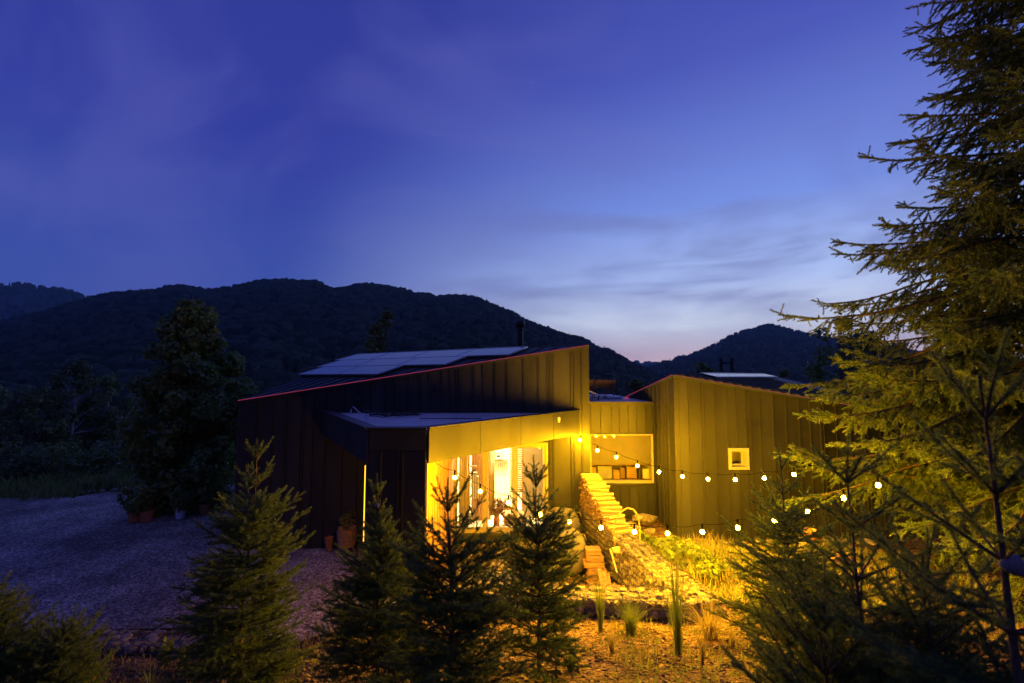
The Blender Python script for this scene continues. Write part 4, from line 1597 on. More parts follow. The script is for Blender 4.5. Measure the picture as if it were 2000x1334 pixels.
# bulk bags
def bag(label, c, w, h, seed, squash=1.0, name='bulk_bag'):
    v, f = ICO3
    r = np.random.RandomState(seed)
    p = v.copy()
    sgn = np.sign(p) * np.abs(p) ** .55                     # boxy
    p = sgn * np.array([w / 2, w / 2 * .9, h / 2])
    bul = 1 + .12 * (1 - (p[:, 2] / (h / 2)) ** 2)
    p[:, :2] *= bul[:, None]
    p[:, 2] += h / 2
    topm = np.clip((p[:, 2] - h * .72) / (h * .28), 0, 1)
    p[:, 2] += topm * (.07 * vnoise(p[:, :2] * 9, seed) + .03 * vnoise(p[:, :2] * 22, seed + 1))
    fold = .02 * vnoise(np.stack([np.arctan2(p[:, 1], p[:, 0]) * 5, p[:, 2] * 3], -1), seed + 2) + .012 * vnoise(p * 11, seed + 4)
    p[:, :2] *= (1 + fold[:, None] * 1.6)
    p *= np.array([1, 1, squash])
    t = thing(name, label, 'bag', c)
    body = mesh_np('body', p + np.array(c), f, 'bag', t, smooth=True)
    md = body.modifiers.new('smooth', 'SUBSURF')
    md.levels = md.render_levels = 1
    for sx in (-1, 1):
        for sy in (-1, 1):
            b = Vector(c) + Vector((sx * w * .38, sy * w * .34, h * .93 * squash))
            MB().tube([b, b + Vector((sx * .03, 0, .07)), b + Vector((sx * .08, sy * .04, .07)), b + Vector((sx * .11, sy * .05, -.03))], .012, 5).build('loop', 'bag', t, smooth=True)
    return t


b1 = W(1097, 1060, 10.0)
bag('big pale bulk bag standing in the courtyard below the firewood', (b1.x - .02, 10.05, .05), .98, .86, 3)
b2 = W(1098, 1000, 10.95)
bag('grey slack bulk bag behind the big one, against the house wall', (b2.x + .02, 10.98, .05), .72, 1.02, 9)

# wood beside the gabion
pk = random.Random(5)
for k in range(6):
    c = W(1165, 1088 - k * 11, 9.35 + .0 * k)
    y = 9.25 + .10 * k * .5
    o = MB()
    a = pk.uniform(-.08, .08)
    w, d, h = .36 + pk.uniform(-.06, .05), .26, .10
    z = .06 + k * .105
    cxk = W(1163, 1060, 9.4).x + pk.uniform(-.03, .03)
    o.hexa([(cxk - w / 2, y, z), (cxk + w / 2, y + a, z), (cxk + w / 2, y + d + a, z), (cxk - w / 2, y + d, z)],
           [(cxk - w / 2, y, z + h - .012), (cxk + w / 2, y + a, z + h - .012), (cxk + w / 2, y + d + a, z + h - .012), (cxk - w / 2, y + d, z + h - .012)])
    tag(o.build('timber_block', 'plank'), ['lowest', 'second lowest', 'third', 'fourth', 'fifth', 'topmost'][k] + ' timber block in the small pile beside the bulk bag', 'timber', 'timber blocks beside the bag')
for k in range(3):
    a, b = W(1168 + k * 8, 1078, 9.15), W(1187 + k * 5, 1128, 8.15)
    a.z, b.z = .42 - .05 * k, .10
    a, b = Vector((a.x + .02, 9.15, .44 - .04 * k)), Vector((b.x, 8.15, .12))
    w = Vector((.035, 0, 0))
    MB().hexa([a - w, a + w, b + w, b - w], [a - w + Vector((0, 0, .03)), a + w + Vector((0, 0, .03)), b + w + Vector((0, 0, .03)), b - w + Vector((0, 0, .03))]).build('leaning_board', 'plank')
    tag(bpy.data.objects[[o.name for o in bpy.data.objects if o.name.startswith('leaning_board')][-1]], ['left', 'middle', 'right'][k] + ' one of three narrow boards leaning on the timber pile', 'board', 'boards leaning on the timber pile')

# stone heap in front of the door
hp = thing('stone_heap', 'heap of pale rubble stones below the glass doors', 'stones', (-.4, 10.6, .05))
for k in range(150):
    x = rg.uniform(-1.25, .75)
    y = rg.uniform(9.9, 11.25)
    z = .07 + .26 * max(0, 1 - abs(y - 10.75) / .8) * (1 - .3 * abs(x + .2)) + rg.uniform(-.03, .03)
    put_stone((x, y, z), .085, hp, 'stone', (1, 1, .9), .8)
# bark heap in the courtyard
NB = 2600
r_ = np.random.RandomState(8)


def chips(name, n, fx, size, material, seed, label, zoff=.005, tilt=.5):
    r = np.random.RandomState(seed)
    x, y = fx(r, n)
    z = terrain(x, y) + zoff
    return chips_at(name, x, y, z, size, material, r, label, tilt)


def chips_at(name, x, y, z, size, material, r, label, tilt=.5):
    n = len(x)
    L = size * r.uniform(.5, 1.6, n)
    Wd = L * r.uniform(.25, .7, n)
    T = L * r.uniform(.08, .22, n)
    base = np.array([(-1, -1, -1), (1, -1, -1), (1, 1, -1), (-1, 1, -1), (-1, -1, 1), (1, -1, 1), (1, 1, 1), (-1, 1, 1)]) * .5
    V = base[None] * np.stack([L, Wd, T], -1)[:, None, :]
    V[:, 1:3, 0] *= r.uniform(.5, 1.1, (n, 1))
    a, b, c = r.normal(0, tilt, n), r.normal(0, tilt, n), r.uniform(0, 6.28, n)
    ca, sa, cb, sb, cc, sc = np.cos(a), np.sin(a), np.cos(b), np.sin(b), np.cos(c), np.sin(c)
    Rm = np.empty((n, 3, 3))
    Rm[:, 0] = np.stack([cc * cb, cc * sb * sa - sc * ca, cc * sb * ca + sc * sa], -1)
    Rm[:, 1] = np.stack([sc * cb, sc * sb * sa + cc * ca, sc * sb * ca - cc * sa], -1)
    Rm[:, 2] = np.stack([-sb, cb * sa, cb * ca], -1)
    V = np.einsum('nij,nkj->nki', Rm, V) + np.stack([x, y, z], -1)[:, None, :]
    fb = np.array([(3, 2, 1, 0), (4, 5, 6, 7), (0, 1, 5, 4), (1, 2, 6, 5), (2, 3, 7, 6), (3, 0, 4, 7)])
    F = (fb[None] + 8 * np.arange(n)[:, None, None]).reshape(-1, 4)
    o = stuff(mesh_np(name, V.reshape(-1, 3), F, material))
    o['label'] = label
    return o


x = r_.normal(1.72, .34, NB)
y = r_.normal(8.35, .62, NB)
ok = (x < np.array([gab_x(v) for v in y]) - .03) & (y > 7.35)
x, y = x[ok], y[ok]
z = .05 + .34 * np.exp(-((x - 1.85) / .45) ** 2 - ((y - 8.3) / .75) ** 2) + r_.uniform(-.02, .03, len(x))
mp_v, mp_f = ICO3
hv_ = mp_v[mp_v[:, 2] > -.3] if False else mp_v
mm = mesh_np('bark_heap_core', hv_ * np.array([.62, 1.0, .32]) + np.array([1.62, 8.3, .02]), mp_f, 'mulch', smooth=True)
stuff(mm)
mm['label'] = 'low mound of bark mulch against the long gabion'
chips_at('bark_chips', x, y, z, .07, 'chip', r_, 'loose bark chips heaped against the long gabion', .9)
# mulch over the front slope
def fx1(r, n):
    x = r.uniform(-6.5, 5.5, n)
    y = 2.2 + 5.0 * r.uniform(0, 1, n)
    return x, y


chips('wood_chips', 6500, fx1, .042, 'chip', 41, 'coarse wood chips strewn over the front slope', .004, .45)


def fx2(r, n):
    y = r.uniform(6.8, 11.0, n)
    return np.array([gab_x(v) for v in y]) + .55 + r.uniform(0, 5.0, n) ** 1.0, y


chips('wood_chips', 2500, fx2, .05, 'chip', 42, 'wood chips between the weeds of the right garden', .004, .5)

# boulders along the foot of the side house and link
spots_b = []
for k in range(26):
    x = 3.0 + k * .22 + rg.uniform(-.06, .06)
    y = YE - .30 + rg.uniform(-.18, .12)
    if x < 3.9:
        y = rg.uniform(10.9, 12.2)
        x = rg.uniform(2.3, 3.6)
    spots_b.append((x, y))
spots_b.sort()
n_l = sum(1 for q in spots_b if q[0] < 3.7)
for k, (x, y) in enumerate(spots_b):
    s_ = rg.uniform(.10, .19)
    o = put_stone((x, y, tz(x, y) + s_ * .25), s_, None, 'boulder', (1.1, 1, .9))
    if x < 3.7:
        tag(o, 'rough pale boulder below the link window, %s from the left' % ORD[k], 'boulder', 'boulders below the link')
    else:
        tag(o, 'rough pale boulder at the foot of the side house wall, %s from its left corner' % ORD[k - n_l], 'boulder', 'boulders along the side house')
big = put_stone((3.35, 12.1, .50), .42, None, 'boulder', (1.2, .8, .7))
tag(big, 'largest pale boulder, flat-topped, in the corner between link and side house', 'boulder')

# bent hoop of a log basket on the gabion
ho = thing('basket_hoop', 'tall bent-wood basket hoop standing on the gabion by the firewood', 'basket', (0, 0, 0))
yh = 9.15
pts = []
for px, py in ((1201, 1062), (1199, 1035), (1203, 1015), (1212, 1000), (1225, 992), (1237, 995), (1245, 1006), (1249, 1025), (1250, 1062)):
    pts.append(W(px, py, yh))
dl = []
for i in range(len(pts) - 1):
    for k in range(3):
        dl.append(pts[i].lerp(pts[i + 1], k / 3))
MB().tube(dl + [pts[-1]], .016, 7).build('hoop', 'cane', ho, smooth=True)
cc_ = (pts[0] + pts[-1]) / 2
# garden tool leaning on the gabion
tl = thing('garden_hoe', 'pale wooden-handled hoe leaning against the long gabion', 'tool', (0, 0, 0))
p0, p1 = W(1192, 1072, 8.55), W(1205, 1118, 8.25)
MB().tube([p0, p1], .016, 6).build('handle', 'wood_pale', tl)
MB().prism([p0 + Vector((.02, -.01, .02)), p0 + Vector((.18, -.01, .05)), p0 + Vector((.17, -.01, -.07)), p0 + Vector((.06, -.01, -.06))], (0, .012, 0)).build('blade', 'alu', tl)
MB().tube([p0 + Vector((.16, 0, .03)), W(1212, 1062, 8.5), W(1222, 1053, 8.5), W(1240, 1054, 8.5), W(1252, 1060, 8.5)], .008, 5).build('brace', 'wire', tl)

# ================================================================== pots by the entrance


def pot_legs():
    c = Vector((W(677, 1060, 11.0).x, 11.0, .02))
    t = thing('wicker_planter', 'round wicker planter on splayed wooden legs beside the porch', 'planter', (c.x, c.y, .02))
    s = (c.y / FPX)
    H0 = 17 * s
    Hh = 47 * s
    rr = 17 * s
    prof = [(rr * .80, H0), (rr * .95, H0 + Hh * .3), (rr, Hh + H0 * .2), (rr * 1.04, Hh + H0 * .25), (rr * .96, Hh + H0 * .25), (rr * .93, Hh - .05)]
    MB().lathe((c.x, c.y, .02), prof, 28).build('basket', 'wicker', t, smooth=True)
    for k in range(9):
        z = H0 + (Hh - H0) * (k + .5) / 9
        r_k = np.interp(z, [H0, H0 + Hh * .3, Hh], [rr * .8, rr * .95, rr]) + .004
        pts = [(c.x + r_k * math.cos(a * .2244), c.y + r_k * math.sin(a * .2244), .02 + z + .004 * ((a % 2) * 2 - 1)) for a in range(29)]
        MB().tube(pts, .011, 5, cap=False).build('weave_band', 'wicker', t)
    MB().lathe((c.x, c.y, .02), [(.0, Hh - .06), (rr * .93, Hh - .05)], 20).build('soil', 'soil', t)
    for a in range(4):
        dx, dy = math.cos(a * 1.571 + .5), math.sin(a * 1.571 + .5)
        MB().tube([(c.x + dx * rr * .6, c.y + dy * rr * .6, H0 + .05), (c.x + dx * rr * .95, c.y + dy * rr * .95, .0)], [.02, .012], 7).build('leg', 'slat_wood', t)
    zb = .02 + Hh - .05
    b = thing('potted_shrub', 'small round-headed shrub growing in the wicker planter', 'shrub', (c.x, c.y, zb))
    MB().tube([(c.x, c.y, zb), (c.x + .015, c.y, zb + .12), (c.x - .01, c.y, zb + .26)], [.012, .010, .007]).build('trunk', 'bark', b)
    cen = [(c.x + rg.uniform(-.11, .11), c.y + rg.uniform(-.1, .1), zb + .30 + rg.uniform(-.10, .13)) for _ in range(16)]
    leaf_cloud('crown', cen, [.075] * 16, 900, .035, 'leaf_yellow', b, 5)
    leaf_cloud('undergrowth', [(c.x, c.y, zb + .05)], [.08], 90, .035, 'leaf_yellow', b, 6)
    # small empty pot
    c2 = Wz(642, 1076, .02)
    s = c2.y / FPX
    t = thing('tapered_pot', 'small empty tapered pot on the gravel left of the wicker planter', 'pot', (c2.x, c2.y, .02))
    MB().lathe((c2.x, c2.y, .02), [(.0, .0), (5.2 * s, .0), (8 * s, 23 * s), (8.6 * s, 23.2 * s), (8.6 * s, 25 * s), (7.6 * s, 25 * s), (5 * s, .03), (.0, .03)], 20).build('body', 'terracotta', t, smooth=False)


pot_legs()

# ================================================================== spruces
def shoot_src(name, n, ln, wd, material, seed, lean=(.9, 1.25), flat=False, stem='spruce_bark'):
    r = random.Random(seed)
    v, f = [], []
    # stem
    for x, rr in ((0, .014), (.96, .008)):
        for k in range(3):
            a = 2.094 * k
            v.append((x, rr * math.cos(a), rr * math.sin(a)))
    f += [(0, 1, 4, 3), (1, 2, 5, 4), (2, 0, 3, 5)]
    for i in range(n):
        x = (i + r.random()) / n * .98
        a = r.uniform(0, 2 * math.pi)
        if flat and math.sin(a) < -.3 and r.random() < .6:
            a = -a
        th = r.uniform(*lean) * (1.0 if x < .9 else .6)
        l = ln * r.uniform(.75, 1.15) * (1.0 if x < .93 else .8)
        d = Vector((math.cos(th), math.sin(th) * math.cos(a), math.sin(th) * math.sin(a)))
        b = Vector((x, .012 * math.cos(a), .012 * math.sin(a)))
        side = d.cross(Vector((r.uniform(-1, 1), r.uniform(-1, 1), r.uniform(-1, 1)))).normalized() * wd
        o = len(v)
        v += [b - side, b + side, b + d * l]
        f.append((o, o + 1, o + 2))
    return src(name, v, f, material)


YOUNG = scatter_tree('young_spruce_scatter', source_collection('shoot_sources', [shoot_src('shoot', 140, .125, .013, 'needle', 1), shoot_src('shoot', 130, .13, .013, 'needle', 2), shoot_src('shoot', 150, .12, .013, 'needle_tip', 3)]))
LIGHT = scatter_tree('light_spruce_scatter', source_collection('light_shoot_sources', [shoot_src('shoot', 140, .12, .013, 'needle_light', 1), shoot_src('shoot', 130, .125, .013, 'needle_light', 2), shoot_src('shoot', 150, .12, .013, 'needle_tip', 3)]))
NEAR = scatter_tree('near_spruce_scatter', source_collection('near_shoot_sources', [shoot_src('shoot', 240, .13, .0095, 'needle', 4), shoot_src('shoot', 220, .135, .0095, 'needle', 5), shoot_src('shoot', 240, .125, .0095, 'needle_tip', 6)]))
BIG = scatter_tree('big_spruce_scatter', source_collection('big_shoot_sources', [shoot_src('shoot', 80, .15, .026, 'needle_big', 7, (.6, 1.1)), shoot_src('shoot', 74, .16, .026, 'needle_big', 8, (.6, 1.1)), shoot_src('shoot', 80, .15, .026, 'needle_tip', 9, (.6, 1.1))]))
UP_ = Vector((0, 0, 1))


class Spruce:
    def __init__(self, seed, seg):
        self.r = random.Random(seed)
        self.seg = seg
        self.p, self.rot, self.s, self.k = [], [], [], []
        self.wood = MB()

    def shoot(self, p, d, l, tip=False):
        d = d.normalized()
        self.k.append(2 if tip and self.r.random() < .75 else self.r.randint(0, 1))
        self.p.append(p[:])
        self.rot.append((self.r.uniform(0, 6.28), -math.asin(max(-1, min(1, d.z))), math.atan2(d.y, d.x)))
        self.s.append(l)

    def branch(self, p, d, L, order, curl, bare=0.0, lat=.62, ang=.85, maxo=2, sag=0.0):
        r, seg = self.r, self.seg
        n = max(1, round(L / seg))
        sg = L / n
        pos, dr = Vector(p), Vector(d).normalized()
        pts = [pos.copy()]
        for i in range(n):
            if i * sg >= bare:
                self.shoot(pos, dr, sg * 1.12, i == n - 1)
            pos = pos + dr * sg
            pts.append(pos.copy())
            rem = L - (i + 1) * sg
            if order < maxo and (rem > seg * .35) and i * sg >= bare * .6:
                side = dr.cross(UP_)
                if side.length < .05:
                    side = Vector((1, 0, 0))
                side.normalize()
                for s in (-1, 1):
                    if r.random() < .1:
                        continue
                    a = ang * r.uniform(.75, 1.2)
                    ld = dr * math.cos(a) + side * (s * math.sin(a)) + UP_ * (r.uniform(-.22, .16) - sag)
                    ll = max(seg * .6, lat * rem * r.uniform(.6, 1.05) + seg * .35)
                    self.branch(pos - dr * sg * r.uniform(0, .3), ld, ll, order + 1, curl * .6, 0, lat, ang, maxo, sag * .6)
            dr = (dr + UP_ * curl * sg + Vector((r.uniform(-1, 1), r.uniform(-1, 1), r.uniform(-1, 1))) * .06).normalized()
        if order == 0 or (order == 1 and L > seg * 3):
            r0 = .004 + .007 * L
            self.wood.tube(pts, [r0 * (1 - .8 * k / n) for k in range(n + 1)], 4, cap=False)


def young_spruce(label, px, py, depth, base_px, prof, seed, seg=.105, scat=None, leader=.34, whorl=.19, nb=6, top_nodes=1, lean=0.0, up0=58, fork=False, maxo=2, group='young spruces in the foreground',
                 inter=5, maxdepth=9, trunk_r=.011, sparse=.35, girth=1.35):
    top = W(px, py, depth)
    bx = (base_px - 1000) / FPX * depth
    gz = tz(bx, depth)
    base = Vector((bx, depth, gz - .03))
    t = thing('spruce_tree', label, 'spruce', base, group)
    S = Spruce(seed, seg)
    H = top.z - base.z
    r = S.r

    def axis(z):
        u = z / H
        return Vector((base.x + (top.x - base.x) * u + .012 * math.sin(u * 9 + seed), depth + .012 * math.cos(u * 7 + seed), base.z + z))
    # leader shoots
    z = H
    k = max(2, round(leader / .10))
    for i in range(k):
        a, b = axis(H - leader + leader * i / k), axis(H - leader + leader * (i + 1) / k)
        S.shoot(a, b - a, (b - a).length * 1.1)
    z = H - leader
    az0 = r.uniform(0, 6)
    wi = 0
    while z > .12 and H - z < maxdepth:
        dep = H - z
        half = np.interp(dep, [p_[0] for p_ in prof], [p_[1] for p_ in prof])
        el = R(np.interp(dep, [leader, .7, 1.2, 1.9], [up0, 38, 20, 4]))
        nbr = nb + 2 if dep > sparse else 5
        for i in range(nbr):
            a = az0 + 6.283 * i / nbr + r.uniform(-.25, .25)
            d = Vector((math.cos(a) * math.cos(el), math.sin(a) * math.cos(el), math.sin(el)))
            L = half / max(.45, math.cos(el)) * r.uniform(.75, 1.15)
            bare = L * .12 if L > .4 else 0
            S.branch(axis(z), d, L, 0, .35 if dep < 1 else .55, bare, lat=.42 if dep < sparse else .62, maxo=maxo if dep > sparse else 1)
        # weak shoots between the whorls
        for i in range(int(inter * 2.6) if dep > sparse + .1 else 1):
            zz = z + whorl * r.uniform(.2, .85)
            a = r.uniform(0, 6.283)
            e2 = el + r.uniform(-.2, .3)
            d = Vector((math.cos(a) * math.cos(e2), math.sin(a) * math.cos(e2), math.sin(e2)))
            S.branch(axis(min(zz, H - .05)), d, half * r.uniform(.35, .85) * (1 if dep > sparse else .5) + .03, 0, .4, 0, maxo=1 if half < .25 else 2)
        az0 += r.uniform(.3, .9)
        z -= whorl * r.uniform(.85, 1.15) * (1.45 if dep < sparse else 1)
        wi += 1
    n = 14
    S.wood.tube([axis(H * i / n) for i in range(n + 1)], [trunk_r * 1.3 * (1 - i / n) + .0040 for i in range(n + 1)], 7, cap=False)
    S.wood.build('trunk', 'spruce_bark', t, smooth=True)
    print(label, len(S.p))
    L_ = np.array(S.s)
    scatter('crown', S.p, S.rot, np.stack([L_, L_ * girth, L_ * girth], -1), S.k, scat or YOUNG, t)
    return t, axis, H


T1 = young_spruce('young spruce with a long bare leader in front of the dark house end', 503, 858, 4.4, 490,
                  [(0, .05), (.17, .10), (.45, .24), (.62, .18), (.72, .34), (1.0, .48), (1.4, .60), (2.6, .68)], 1, scat=LIGHT, leader=.20, whorl=.17, nb=6, top_nodes=1, sparse=.62)
T2 = young_spruce('dense dark young spruce in front of the porch box', 739, 926, 4.2, 752,
                  [(0, .05), (.3, .08), (.5, .12), (.7, .22), (.9, .37), (1.2, .52), (1.6, .62), (2.6, .66)], 2, leader=.18, whorl=.15, nb=7, sparse=.26)
T3 = young_spruce('dark young spruce with upswept shoots before the slatted porch wall', 877, 935, 3.6, 892,
                  [(0, .10), (.3, .22), (.5, .36), (.8, .52), (1.2, .66), (2.6, .72)], 3, leader=.24, whorl=.20, nb=6, up0=55, sparse=.62)
T4 = young_spruce('sparse young spruce in front of the lit glass doors', 1047, 914, 4.6, 1052,
                  [(0, .09), (.25, .18), (.5, .32), (.8, .46), (1.2, .56), (2.6, .58)], 4, leader=.18, whorl=.18, nb=6, inter=4, sparse=.60)
T5 = young_spruce('slender young spruce in front of the side house window', 1521, 868, 4.9, 1532,
                  [(0, .08), (.3, .12), (.5, .20), (.7, .38), (.9, .52), (1.3, .70), (2.6, .84)], 5, scat=LIGHT, leader=.26, whorl=.19, nb=5, inter=3, sparse=.55, girth=1.15)
T6 = young_spruce('near spruce with a forked top before the tall spruce', 1652, 925, 2.9, 1672,
                  [(0, .22), (.25, .30), (.5, .30), (.8, .50), (1.2, .78), (2.6, .90)], 6, seg=.125, scat=NEAR, leader=.06, whorl=.22, nb=6, up0=42, inter=3, sparse=.75, girth=1.12)
T7 = young_spruce('nearest blurred spruce at the right edge of the garden', 1915, 735, 1.95, 1965,
                  [(0, .12), (.2, .20), (.5, .30), (.8, .44), (1.2, .66), (2.6, .80)], 7, seg=.125, scat=NEAR, leader=.18, whorl=.21, nb=6, inter=3, trunk_r=.017, sparse=1.05, girth=1.12)
T8 = young_spruce('low dark spruce between the two nearest ones', 1800, 1120, 2.35, 1800,
                  [(0, .08), (.2, .24), (.5, .42), (.9, .56), (1.6, .66)], 8, seg=.12, scat=NEAR, leader=.12, whorl=.17, nb=6, inter=3, sparse=.45, girth=1.12)
T9 = young_spruce('low spruce at the bottom edge right of the mulch', 1598, 1190, 2.5, 1600,
                  [(0, .08), (.2, .26), (.5, .44), (.9, .58), (1.6, .66)], 9, seg=.12, scat=NEAR, leader=.12, whorl=.16, nb=6, inter=3, sparse=.4, girth=1.12)
T10 = young_spruce('dark spruce cut by the left edge of the picture', -15, 1150, 4.0, -25,
                   [(0, .05), (.2, .20), (.5, .40), (.9, .54), (1.6, .60)], 10, leader=.12, whorl=.14, nb=6, sparse=.2)
T11 = young_spruce('low dark young spruce at the lower left among dry grass', 130, 1235, 4.2, 125,
                   [(0, .06), (.2, .24), (.5, .42), (.9, .5), (1.6, .55)], 11, leader=.10, whorl=.13, nb=6, sparse=.15)


def wool(label, p, s, seed):
    v, f = ICO2
    r = np.random.RandomState(seed)
    q = v * (1 + .22 * vnoise(v * 4, seed)[:, None] + .08 * r.normal(size=(len(v), 1))) * np.array(s) + np.array(p)
    o = mesh_np('wool_tuft', q, f, 'fleece', None, smooth=True)
    return tag(o, label, 'wool', 'wool tufts guarding the leaders')


wool('greyish wool tuft wrapped on the leader of the long-leader spruce', T1[1](T1[2] - .63) + Vector((-.045, -.03, -.01)), (.055, .035, .035), 1)
wool('small pinkish wool tuft on the leader of the dense dark spruce', T2[1](T2[2] - .27) + Vector((0, -.03, 0)), (.022, .02, .02), 2)
wool('pale wool tuft hanging on the trunk of the nearest blurred spruce', T7[1](T7[2] - .76) + Vector((.0, -.035, 0)), (.05, .03, .038), 3)
wool('pale wool tail spreading right from the nearest blurred spruce trunk', T7[1](T7[2] - .78) + Vector((.085, -.03, -.005)), (.055, .025, .03), 4)


# ---- the tall spruce on the right
def tall_spruce():
    base = Vector((9.4, 7.7, tz(9.4, 7.7) - .1))
    t = thing('tall_spruce', 'tall old spruce lit from below at the right edge', 'spruce', base)
    S = Spruce(77, .17)
    r = S.r
    H = 18.5
    z = 1.0
    k = 0

    def sprig(p, d, L):
        """hanging branchlet with short side shoots"""
        n = max(1, round(L / .17))
        sg = L / n
        pos, dr = Vector(p), d.normalized()
        for i in range(n):
            S.shoot(pos, dr, sg * 1.25, i == n - 1)
            for s in range(2 if i < n - 1 else 1):
                sd = Vector((r.uniform(-1, 1), r.uniform(-1, 1), r.uniform(-.9, .5)))
                S.shoot(pos + dr * sg * r.uniform(.2, .8), dr * .8 + sd * .9, r.uniform(.10, .19), r.random() < .5)
            pos = pos + dr * sg
            dr = (dr + Vector((r.uniform(-.15, .15), r.uniform(-.15, .15), r.uniform(-.25, .1)))).normalized()

    while z < 14.2:
        half = np.interp(z, [0, 1.6, 2.8, 4.2, 5.2, 6.2, 7.6, 10.0, 13.0, 18.5], [3.9, 4.2, 4.4, 4.2, 3.75, 3.1, 2.45, 1.95, 1.5, .2])
        nb = 12 if z < 5.5 else 9
        for i in range(nb):
            a = k * .83 + 6.283 * i / nb + r.uniform(-.4, .4)
            ax, ay = math.cos(a), math.sin(a)
            if ax > .45 and (ay > -.5 or z > 5):
                continue
            L = half * (r.uniform(.62, 1.08) if r.random() < .8 else r.uniform(.4, .7))
            behind = ay > .35
            el = R(np.interp(z, [0, 3, 7, 12], [4, 8, 16, 30])) + r.uniform(-.16, .16)
            d = Vector((ax * math.cos(el), ay * math.cos(el), math.sin(el)))
            side = d.cross(UP_).normalized()
            n = max(3, round(L / .19))
            sg = L / n
            pos = Vector((base.x, base.y, base.z + z + r.uniform(-.15, .15)))
            pts = [pos.copy()]
            for q in range(n):
                u = q / n
                # sags through the middle, lifts again at the tip
                bend = -.16 if u < .62 else .26
                d = (d + UP_ * bend * sg + side * r.uniform(-.07, .07) + UP_ * r.uniform(-.05, .05)).normalized()
                pos = pos + d * sg
                pts.append(pos.copy())
                if u < .14:
                    continue
                S.shoot(pos - d * sg, d, sg * 1.25, q > n - 3)
                wl = (.18 + 1.0 * (1 - u) ** .8 * min(1, u * 3.0)) * (.62 if z > 7 else .8)
                for s in (-1, 1):
                    for _ in range(1 if behind else (2 if r.random() < .75 else 1)):
                        hang = r.uniform(.15, 1.25) if u < .8 else r.uniform(-.35, .4)
                        sd = d * r.uniform(.35, 1.0) + side * s * r.uniform(.25, .9) - UP_ * hang
                        sprig(pos - d * sg * r.random(), sd, wl * r.uniform(.45, 1.1))
            S.wood.tube(pts, [(.008 + .009 * L) * (1 - .85 * q / n) for q in range(n + 1)], 4, cap=False)
        z += r.uniform(.22, .36)
        k += 1
    n = 24
    S.wood.tube([base + Vector((.05 * math.sin(i * .7), .05 * math.cos(i), H * i / n)) for i in range(n + 1)], [.24 * (1 - i / n) + .015 for i in range(n + 1)], 9, cap=False)
    S.wood.build('trunk', 'spruce_bark', t, smooth=True)
    scatter('crown', S.p, S.rot, np.array(S.s) * 1.25, S.k, BIG, t)
    print('tall spruce shoots', len(S.p))


tall_spruce()

# ================================================================== broadleaf trees


def broadleaf(name, label, base, top_z, halfw, seed, n, leaf, material, bark='bark', cz=.25, trunk_r=.12, clumps=40, group=None, shape='oval', stems=1, squash=1.0, cat='tree', up=0.0, droop=0.0):
    base = Vector(base)
    t = thing(name, label, cat, base, group)
    r = random.Random(seed)
    H = top_z - base.z
    m = MB()
    cen, rad = [], []
    for s in range(stems):
        off = Vector((r.uniform(-.12, .12) * halfw * (s > 0), 0, 0))
        tipx = r.uniform(-.25, .25) * halfw * (1 if stems > 1 else .4)
        ax = [base + off + Vector((tipx * (u / 8) ** 1.3 + .03 * math.sin(u * 1.7 + s), .03 * math.cos(u * 1.3), H * .92 * u / 8 - .05)) for u in range(9)]
        m.tube(ax, [trunk_r * (1 - .88 * u / 8) for u in range(9)], 8, cap=False)
        nb = clumps // stems
        for k in range(nb):
            u = cz + (1 - cz) * ((k + r.random()) / nb)
            if shape == 'oval':
                w = math.sin(math.pi * min(.97, max(.10, .12 + .85 * ((u - cz) / (1 - cz)) ** .85))) ** .75
            else:
                w = (1 - (u - cz) / (1 - cz)) ** .8 * 1.05 + .06
            a = r.uniform(0, 6.283)
            rr = halfw * w * r.uniform(.35, .95)
            i = min(7, int(u * .92 * 8 / .92))
            p0 = ax[min(8, max(1, int(u * 7)))]
            c = Vector((p0.x * .5 + base.x * .5 + rr * math.cos(a), base.y + rr * math.sin(a), base.z + H * (u - .04)))
            m.tube([p0, p0.lerp(c, .55) + Vector((0, 0, -.05 * rr)), c], [trunk_r * .32 * (1 - u * .6), trunk_r * .16, trunk_r * .05], 5, cap=False)
            cen.append(c[:])
            rad.append(halfw * r.uniform(.20, .36) * (1.1 - .45 * u))
    m.build('trunk', bark, t, smooth=True)
    leaf_cloud('crown', cen, rad, n, leaf, material, t, seed, 1.5, up, droop, squash)
    return t


